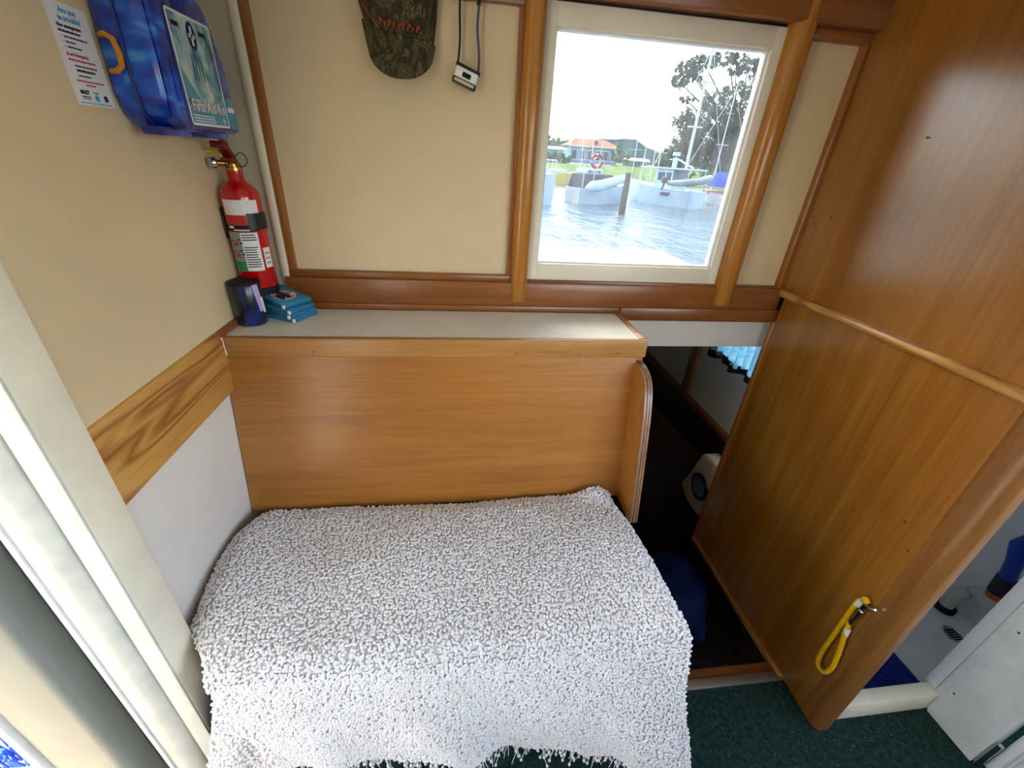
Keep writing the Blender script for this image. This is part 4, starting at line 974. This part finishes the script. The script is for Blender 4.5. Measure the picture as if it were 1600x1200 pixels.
# wheelhouse walls as panels with window openings
wx0, wx1, wz0, wz1 = L2 * 0.30, L2 * 0.55, 1.05, 2.32
b2.put(MB().prism([(wx0, wz0), (wx0, wz1), (wx1 - 0.1, wz1), (wx1, wz0)], 1, 0.78, 0.82).prism([(wx0, wz0), (wx0, wz1), (wx1 - 0.1, wz1), (wx1, wz0)], 1, -0.82, -0.78), 'cabin_side', 'hull_white_shaded')
b2.box(wx0 - 0.02, wx0 + 0.02, -0.82, 0.82, wz0, 1.35, 'cabin_back', 'hull_white_shaded'); b2.box(wx1 - 0.10, wx1 - 0.06, -0.80, 0.80, wz0, wz1, 'cabin_front', 'hull_white_shaded')
for y in (0.822, -0.828):
    for x0, x1 in ((wx0 + 0.12, wx0 + 0.52), (wx0 + 0.62, wx1 - 0.22)):
        b2.box(x0, x1, y, y + 0.006, 1.62, 2.12, 'window', 'boat_glass')
b2.box(wx0 - 1.4, wx1 + 1.3, -0.98, 0.98, 2.32, 2.42, 'canopy_roof', 'hull_white_shaded', 0.02)
for x in (wx0 - 1.3, wx1 + 1.2):
    for y in (-0.92, 0.92):
        b2.put(MB().tube([(x, y, 1.05), (x, y, 2.33)], 0.025, 6), 'canopy_post', 'mast_alloy')
b2.box(wx0 + 0.5, wx0 + 0.8, -0.1, 0.1, 2.41, 3.05, 'mast_housing', 'hull_white_shaded', 0.03)
b2.put(MB().lathe((wx0 + 0.65, 0, 3.25), [(0.02, -0.2), (0.05, -0.1), (0.26, -0.08), (0.26, 0.08), (0.2, 0.12)], 16), 'radar_dome', 'hull_white_shaded')
b2.box(wx0 + 0.1, wx0 + 1.1, -0.04, 0.04, 2.9, 2.96, 'crosstree', 'mast_alloy')
b2.put(MB().tube([(wx0 + 0.6, 0, 3.02), (wx0 - 0.9, 0, 2.46)], 0.05, 6), 'boom', 'mast_alloy')
b2.put(MB().tube([(0.1, -0.98, 1.5), (0.1, 0.98, 1.5)], 0.025, 6).tube([(0.1, -0.98, 1.05), (0.1, -0.98, 1.5)], 0.025, 6).tube([(0.1, 0.98, 1.05), (0.1, 0.98, 1.5)], 0.025, 6), 'stern_rail', 'mast_alloy')
for k in range(5):
    t = 0.60 + 0.085 * k; y = 1.10 * (1 - max(0, (t - 0.45) / 0.55) ** 2.4); z = 1.05 + 0.45 * t ** 1.8
    for sg in (-1, 1): b2.put(MB().tube([(L2 * t, sg * y * 0.95, z), (L2 * t, sg * y * 0.95, z + 0.45)], 0.018, 5), 'stanchion', 'mast_alloy')
hv = Vector((b2.h[0], b2.h[1], 0)).normalized(); sv = Vector((-hv.y, hv.x, 0))
side = 1 if sv.dot(-Vector((b2.o[0], b2.o[1], 0))) > 0 else -1
lp = Vector((b2.o[0], b2.o[1], ZW)) + hv * L2 * 0.33 + sv * side * 1.10 + Vector((0, 0, 0.74))
text('65577', 0.30, lp - Vector((0, 0, 0.06)), Vector((0, 0, 1)).cross(sv * side), (0, 0, 1), 'lettering', 'ink_navy', b2.t, 0.05, 'CENTER', bold=0.03)
# --- launch with dark canvas cabin (left of the piling)
b1 = Boat('canvas_launch', 'grey-white launch with dark canvas cabin cover moored left of the piling', flatp(893, 313, 29.4), flatp(970, 318, 30.9), 1.9, 0.95, 1.25, 'hull_white_shaded')
L1 = b1.L
b1.box(-0.03, 0.0, -0.80, 0.80, -0.02, 0.94, 'transom_board', 'hull_grey')
b1.put(MB().prism([(0.1, 0.95), (0.35, 1.75), (2.5, 1.78), (3.1, 1.05), (3.1, 0.95)], 1, -0.78, 0.78), 'canvas_cover', 'canvas_dark', bevel=0.06)
b1.box(0.5, 1.75, -0.6, 0.6, 1.76, 2.05, 'cabin_top', 'hull_white_shaded', 0.05)
for k in range(3):
    b1.box(0.62 + 0.36 * k, 0.88 + 0.36 * k, -0.612, -0.600, 1.84, 1.98, 'window', 'boat_glass')
for x, y in ((0.15, 0.8), (0.15, -0.8), (0.95, -0.82), (0.95, 0.82)):
    b1.put(MB().tube([(x, y, 0.95), (x, y, 2.3)], 0.03, 6), 'post', 'mast_alloy')
b1.put(MB().tube([(0.15, -0.8, 2.3), (2.2, -0.8, 2.3), (2.2, 0.8, 2.3), (0.15, 0.8, 2.3)], 0.025, 6, closed=True), 'top_rail', 'mast_alloy')
b1.put(MB().tube([(1.2, 0, 2.0), (1.2, 0, 5.4)], [0.04, 0.02], 6), 'mast', 'mast_alloy')
c = Vector(at(933, 252, 1, 28.0))
lb = thing('life_ring', 'red and white life ring on the canvas-covered launch', 'life ring', c)
def arc_tube(a0, a1): return MB().tube([c + Vector((0.34 * math.cos(a), 0.0, 0.34 * math.sin(a))) for a in np.linspace(a0, a1, 10)], 0.085, 8)
for k in range(4):
    arc_tube(math.pi / 2 * k + 0.25, math.pi / 2 * (k + 1) - 0.02).build('red_section', 'boat_red', lb, angle=70)
    arc_tube(math.pi / 2 * k - 0.02, math.pi / 2 * k + 0.25).build('white_band', 'hull_white_shaded', lb, angle=70)
MB().tube([c + Vector((0, 0.06, 0.2)), c + Vector((0, 1.35, 0.0))], 0.03, 6).build('bracket', 'mast_alloy', lb)
# rolled pale tender along the side
tb = thing('inflatable_tube', 'pale rolled inflatable slung along the side of the canvas launch', 'inflatable', at(945, 290, 1, 28.2))
MB().tube([at(916, 296, 1, 28.0), at(924, 292, 1, 28.0), at(940, 290, 1, 28.1), at(960, 284, 1, 28.3), at(974, 279, 1, 28.5), at(978, 277, 1, 28.6)], [0.16, 0.33, 0.32, 0.28, 0.22, 0.08], 12).build('tube', 'tube_pale', tb, angle=70)
MB().tube([at(922, 300, 1, 27.9), at(923, 284, 1, 27.9)], 0.04, 6).build('strap', 'canvas_dark', tb)
# white hull at the left edge
b3 = Boat('white_yacht_hull', 'smooth white rounded yacht hull at the left edge of the window', flatp(842, 312, 27.0), flatp(800, 312, 31.5), 2.3, 1.7, 1.9, 'hull_white_shaded')
for k in range(4): b3.put(MB().tube([(0.1 + k * 0.6, -1.0, 1.7), (0.1 + k * 0.6, -1.0, 2.4)], 0.025, 6), 'stanchion', 'mast_alloy')
b3.put(MB().tube([(0.1, -1.0, 2.4), (2.5, -1.0, 2.45)], 0.02, 6), 'lifeline', 'mast_alloy')
b3.box(0.6, 2.6, -0.7, 0.7, 1.7, 2.1, 'coach_roof', 'hull_white_shaded', 0.1)
# yellow boat further behind
b4 = Boat('yellow_boat', 'yellow-hulled boat lying beyond the left moored launch', flatp(852, 262, 52), flatp(897, 262, 53), 1.6, 1.1, 1.3, 'yellow_hull')
b4.box(0.3, b4.L * 0.7, -0.55, 0.55, 1.1, 1.5, 'deck_cover', 'hull_white_shaded', 0.1)
# grey inflatable tender with outboard on the launch's stern
dc = at(1085, 287, 1, 27.6)
dg = thing('inflatable_dinghy', 'grey inflatable dinghy with outboard hanging at the launch stern', 'dinghy', dc)
o = [at(1046, 287, 1, 27.4), at(1060, 287, 1, 27.2), at(1082, 286, 1, 27.0), at(1098, 284, 1, 27.2), at(1108, 280, 1, 27.6), at(1111, 278, 1, 28.0)]
bk = [p + Vector((0.25, 0.9, 0.0)) for p in o]; bk[-1] = o[-1] + Vector((0.1, 0.35, 0.02))
MB().tube(o + bk[::-1][:1] + bk[::-1][1:], [0.10, 0.17, 0.18, 0.18, 0.17, 0.15, 0.15, 0.17, 0.18, 0.18, 0.17, 0.10], 10).build('tube', 'tender_grey', dg, angle=70)
MB().add([tuple(o[1]), tuple(o[3]), tuple(bk[3]), tuple(bk[1]), tuple(o[1] + Vector((0, 0, -0.06))), tuple(o[3] + Vector((0, 0, -0.06))), tuple(bk[3] + Vector((0, 0, -0.06))), tuple(bk[1] + Vector((0, 0, -0.06)))],
         [(0, 1, 2, 3), (7, 6, 5, 4), (0, 4, 5, 1), (1, 5, 6, 2), (2, 6, 7, 3), (3, 7, 4, 0)]).build('floor_board', 'hull_grey', dg)
c = o[0] + Vector((-0.15, 0.4, 0.05))
MB().box(c.x - 0.2, c.x + 0.15, c.y - 0.12, c.y + 0.12, c.z - 0.05, c.z + 0.3).build('outboard', 'black_plastic', dg, 0.06); MB().tube([c, c + Vector((-0.1, 0, -0.45))], 0.06, 6).build('outboard_leg', 'black_plastic', dg)
for q in (o[1], o[4]):
    MB().tube([q, Vector((b2.o[0], b2.o[1], 0.45))], 0.025, 6).build('davit_arm', 'mast_alloy', dg)
# blue-tarp boat
b5 = Boat('tarpaulin_boat', 'boat under a bright blue tarpaulin at the right edge of the window', flatp(1150, 318, 33), flatp(1102, 315, 36), 2.0, 0.8, 1.0, 'hull_grey')
b5.put(MB().box(0.0, b5.L * 0.9, -0.95, 0.95, 0.78, 0.98), 'red_stripe', 'hull_red')
L5 = b5.L
b5.put(MB().prism([(-1.05, 1.3), (-0.55, 1.95), (0, 2.35), (0.55, 1.95), (1.05, 1.3)], 0, L5 * 0.12, L5 * 0.80), 'tarpaulin', 'tarp_blue', bevel=0.08)
b5.box(L5 * 0.02, L5 * 0.25, -0.7, 0.7, 0.95, 1.4, 'cockpit_box', 'hull_white_shaded', 0.05)
# piling
pb = at(971, 334, 1, 24.2); pt = at(981, 270, 1, 24.2)
pl = MB().tube([(pb.x, pb.y, ZW - 0.6), (pb.x, pb.y, 0.2), (pb.x + 0.02, pb.y, pt.z)], [0.19, 0.17, 0.15], 12)
pl.v = [(x + 0.015 * random.uniform(-1, 1), y + 0.015 * random.uniform(-1, 1), z) for x, y, z in pl.v]
tag(pl.build('mooring_piling', 'piling_wood', None), 'dark weathered mooring piling between the two launches', 'piling')
# masts of yachts behind (each a mast with stays)
def mast(px, py, Y, ztop, label, r=0.07, stays=True):
    q = at(px, py, 1, Y)
    t = thing('yacht_mast', label, 'mast', (q.x, Y, ZW), 'yacht masts behind the launches')
    MB().tube([(q.x, Y, ZW), (q.x, Y, ztop)], [r, r * 0.7], 8).build('spar', 'mast_alloy', t)
    for k in (0.45, 0.75): 
        z = lerp(0, ztop, k); MB().tube([(q.x - 0.9 * (1.1 - k), Y, z), (q.x + 0.9 * (1.1 - k), Y, z)], r * 0.5, 6).build('spreader', 'mast_alloy', t)
    if stays:
        MB().tube([(q.x, Y, ztop * 0.97), (q.x + 3.6, Y + 0.5, 0.6)], 0.022, 5).build('stay', 'mast_alloy', t); MB().tube([(q.x, Y, ztop * 0.97), (q.x - 3.0, Y, 0.8)], 0.016, 5).build('stay', 'mast_alloy', t)
mast(1072, 262, 36, 9.5, 'tallest thick yacht mast, in front of the big trees', 0.13)
mast(1028, 262, 40, 5.6, 'slim mast just left of the big trees', 0.06, False)
mast(1019, 262, 42, 8.6, 'thin faint mast against the white sky left of the trees', 0.05, False)
mast(1004, 262, 44, 4.4, 'short mast right of the red-roofed house', 0.06, False)
mast(988, 268, 43, 6.0, 'thin mast beside the red-roofed house corner', 0.05, False)
mast(1112, 290, 38, 7.4, 'mast with long diagonal stay beside the blue tarpaulin', 0.06)
mast(907, 262, 45, 3.6, 'left one of the two short poles in front of the house', 0.05, False)
mast(936, 262, 45, 3.2, 'right one of the two short poles in front of the house', 0.05, False)

# --- house with orange hip roof on the far bank
def house(name, label, pxl, pxr, py_base, py_eave, py_ridge, Y, wall_mat, roof_mat, depth, ridge_in, nwin, over=0.6):
    a = at(pxl, py_base, 1, Y); b_ = at(pxr, py_base, 1, Y); ze = at((pxl + pxr) / 2, py_eave, 1, Y).z; zr = at((pxl + pxr) / 2, py_ridge, 1, Y).z
    t = thing(name, label, 'house', ((a.x + b_.x) / 2, Y + depth / 2, 0.5))
    B(a.x, b_.x, Y, Y + depth, 0.5, ze).build('wall', wall_mat, t)
    x0, x1, y0, y1 = a.x - over, b_.x + over, Y - over, Y + depth + over; ym = Y + depth / 2; w = x1 - x0
    MB().add([(x0, y0, ze), (x1, y0, ze), (x1, y1, ze), (x0, y1, ze), (x0 + ridge_in * w, ym, zr), (x1 - ridge_in * w, ym, zr)], [(0, 1, 5, 4), (1, 2, 5), (2, 3, 4, 5), (3, 0, 4), (3, 2, 1, 0)]).build('roof', roof_mat, t)
    B(x0, x1, y0 - 0.05, y0 + 0.1, ze - 0.2, ze).build('fascia_board', 'house_trim', t)
    ww = (b_.x - a.x) / nwin
    for k in range(nwin):
        f_ = B(a.x + ww * (k + 0.15), a.x + ww * (k + 0.85), Y - 0.08, Y, 0.5 + (ze - 0.5) * 0.30, ze - (ze - 0.5) * 0.18).build('window', 'house_trim', t)
        B(a.x + ww * (k + 0.20), a.x + ww * (k + 0.80), Y - 0.12, Y - 0.07, 0.5 + (ze - 0.5) * 0.34, ze - (ze - 0.5) * 0.22).build('pane', 'house_window', f_)
    return t, x0, x1, ze, zr
hs_, x0, x1, ze, zr = house('bungalow', 'pale blue bungalow with an orange tiled hip roof on the far bank', 889, 962, 258, 229, 216, 110, 'house_wall', 'roof_tile', 9, 0.22, 6)
B(lerp(x0, x1, 0.10), lerp(x0, x1, 0.10) + 0.9, 114, 115, ze, zr + 0.8).build('chimney', 'house_trim', hs_)
B(lerp(x0, x1, 0.50), lerp(x0, x1, 0.58), 110.9, 111.3, lerp(ze, zr, 0.35), lerp(ze, zr, 0.75)).build('skylight', 'house_window', hs_)
house('low_outbuilding', 'low grey-roofed outbuilding at the far left of the opposite bank', 852, 879, 250, 232, 228, 102, 'house_wall', 'hull_grey', 6, 0.1, 3)
house('boat_shed', 'small white-roofed shed right of the bungalow', 984, 1010, 262, 251, 247, 122, 'hill_green', 'house_trim', 6, 0.05, 3)

# --- trees and hedges: crowns of many leaf cards grown around limbs
def crown_leaves(blobs, n, size, seed):
    r_ = random.Random(seed); V = []; Fs = []
    def rv(): return Vector((r_.gauss(0, 1), r_.gauss(0, 1), r_.gauss(0, 1))).normalized()
    tot = sum(b_[1][0] * b_[1][2] for b_ in blobs)
    for c, rr in blobs:
        cnt = int(n * rr[0] * rr[2] / tot); sub = max(6, cnt // 34)
        for _ in range(sub):
            d = rv() * (r_.random() ** 0.30) * 1.08
            q = Vector(c) + Vector((d.x * rr[0], d.y * rr[1], d.z * rr[2])); sr = min(rr[0], rr[2]) * r_.uniform(0.22, 0.50)
            for _ in range(cnt // sub):
                p = q + rv() * sr * r_.random() ** 0.5
                a = rv(); b_ = a.orthogonal().normalized()
                s_ = size * r_.uniform(0.5, 1.3); k = len(V)
                V += [p + a * s_, p + b_ * s_ * 0.6, p - a * s_, p - b_ * s_ * 0.6]; Fs.append((k, k + 1, k + 2, k + 3))
    return MB().add(V, Fs)
def tree(name, label, Y, base_px, blobs_px, n, size, mat, seed, trunk=True, depth=0.8, group='trees and shrubs on the far bank', zb=0.4):
    q = at(*base_px, 1, Y); t = thing(name, label, 'tree' if trunk else 'shrub', (q.x, Y, zb), group)
    bl_ = []
    for px, py, rx, ry in blobs_px:
        c = at(px, py, 1, Y); e = at(px + rx, py, 1, Y); g = at(px, py - ry, 1, Y)
        bl_.append((c, (abs(e.x - c.x), abs(e.x - c.x) * depth, abs(g.z - c.z))))
    tag(crown_leaves(bl_, n, size, seed).build('foliage', mat, t, smooth=False), kind='stuff')
    if trunk:
        top = max(c.z for c, _ in bl_); r0 = 0.028 * (top - zb) + 0.06
        MB().tube([(q.x, Y, zb - 0.4), (q.x, Y, lerp(zb, top, 0.35)), (q.x + 0.15, Y, lerp(zb, top, 0.6))], [r0, r0 * 0.75, r0 * 0.6], 8).build('trunk', 'bark', t)
        for c, rr in bl_:
            MB().tube([(q.x, Y, lerp(zb, min(c.z, top), 0.40)), (lerp(q.x, c.x, 0.45), Y + 0.2, lerp(zb, c.z, 0.72)), (c.x, Y, c.z)], [r0 * 0.5, r0 * 0.3, r0 * 0.12], 6).build('limb', 'bark', t)
    return t
tree('umbrella_tree', 'tall spreading tree with an open umbrella crown right in the window', 66, (1135, 262), [(1078, 108, 20, 11), (1100, 98, 20, 11), (1140, 92, 26, 9), (1170, 104, 18, 12), (1062, 128, 13, 10), (1085, 122, 16, 7), (1072, 156, 12, 6), (1150, 112, 14, 7), (1180, 118, 10, 8)], 13000, 0.17, 'leaf_dark', 11)
tree('broad_tree', 'broad dense dark green tree below the umbrella tree', 62, (1110, 268), [(1085, 190, 26, 24), (1120, 165, 24, 20), (1155, 150, 26, 20), (1150, 195, 34, 30), (1105, 220, 36, 26), (1070, 232, 24, 22), (1140, 236, 36, 26), (1175, 215, 22, 30), (1060, 250, 20, 16), (1120, 255, 40, 18)], 28000, 0.20, 'leaf_dark', 12)
tree('round_tree', 'light green round tree on the far left bank above the outbuilding', 134, (863, 250), [(862, 226, 12, 16), (855, 232, 12, 14), (872, 232, 8, 10)], 900, 0.55, 'leaf_light', 13)
tree('hedge_shrub', 'tall leafy shrub at the right-hand corner of the bungalow', 106, (968, 258), [(962, 242, 7, 14), (972, 244, 8, 13), (979, 248, 5, 10)], 900, 0.40, 'leaf_light', 14, trunk=False)
tree('low_hedge', 'low green hedge in front of the outbuilding', 96, (868, 252), [(862, 244, 10, 6), (876, 246, 9, 6), (886, 248, 6, 6)], 600, 0.40, 'leaf_light', 15, trunk=False)
tree('bank_bush', 'bush at the foot of the big trees beside the shed', 72, (1035, 262), [(1040, 248, 12, 14), (1030, 255, 9, 8), (1052, 256, 12, 9)], 1200, 0.28, 'leaf_light', 16, trunk=False)
tree('waterside_bush', 'low bush at the waterside behind the grey dinghy', 58, (1095, 280), [(1080, 272, 20, 9), (1110, 274, 24, 9), (1145, 276, 20, 10)], 1500, 0.22, 'leaf_light', 17, trunk=False)
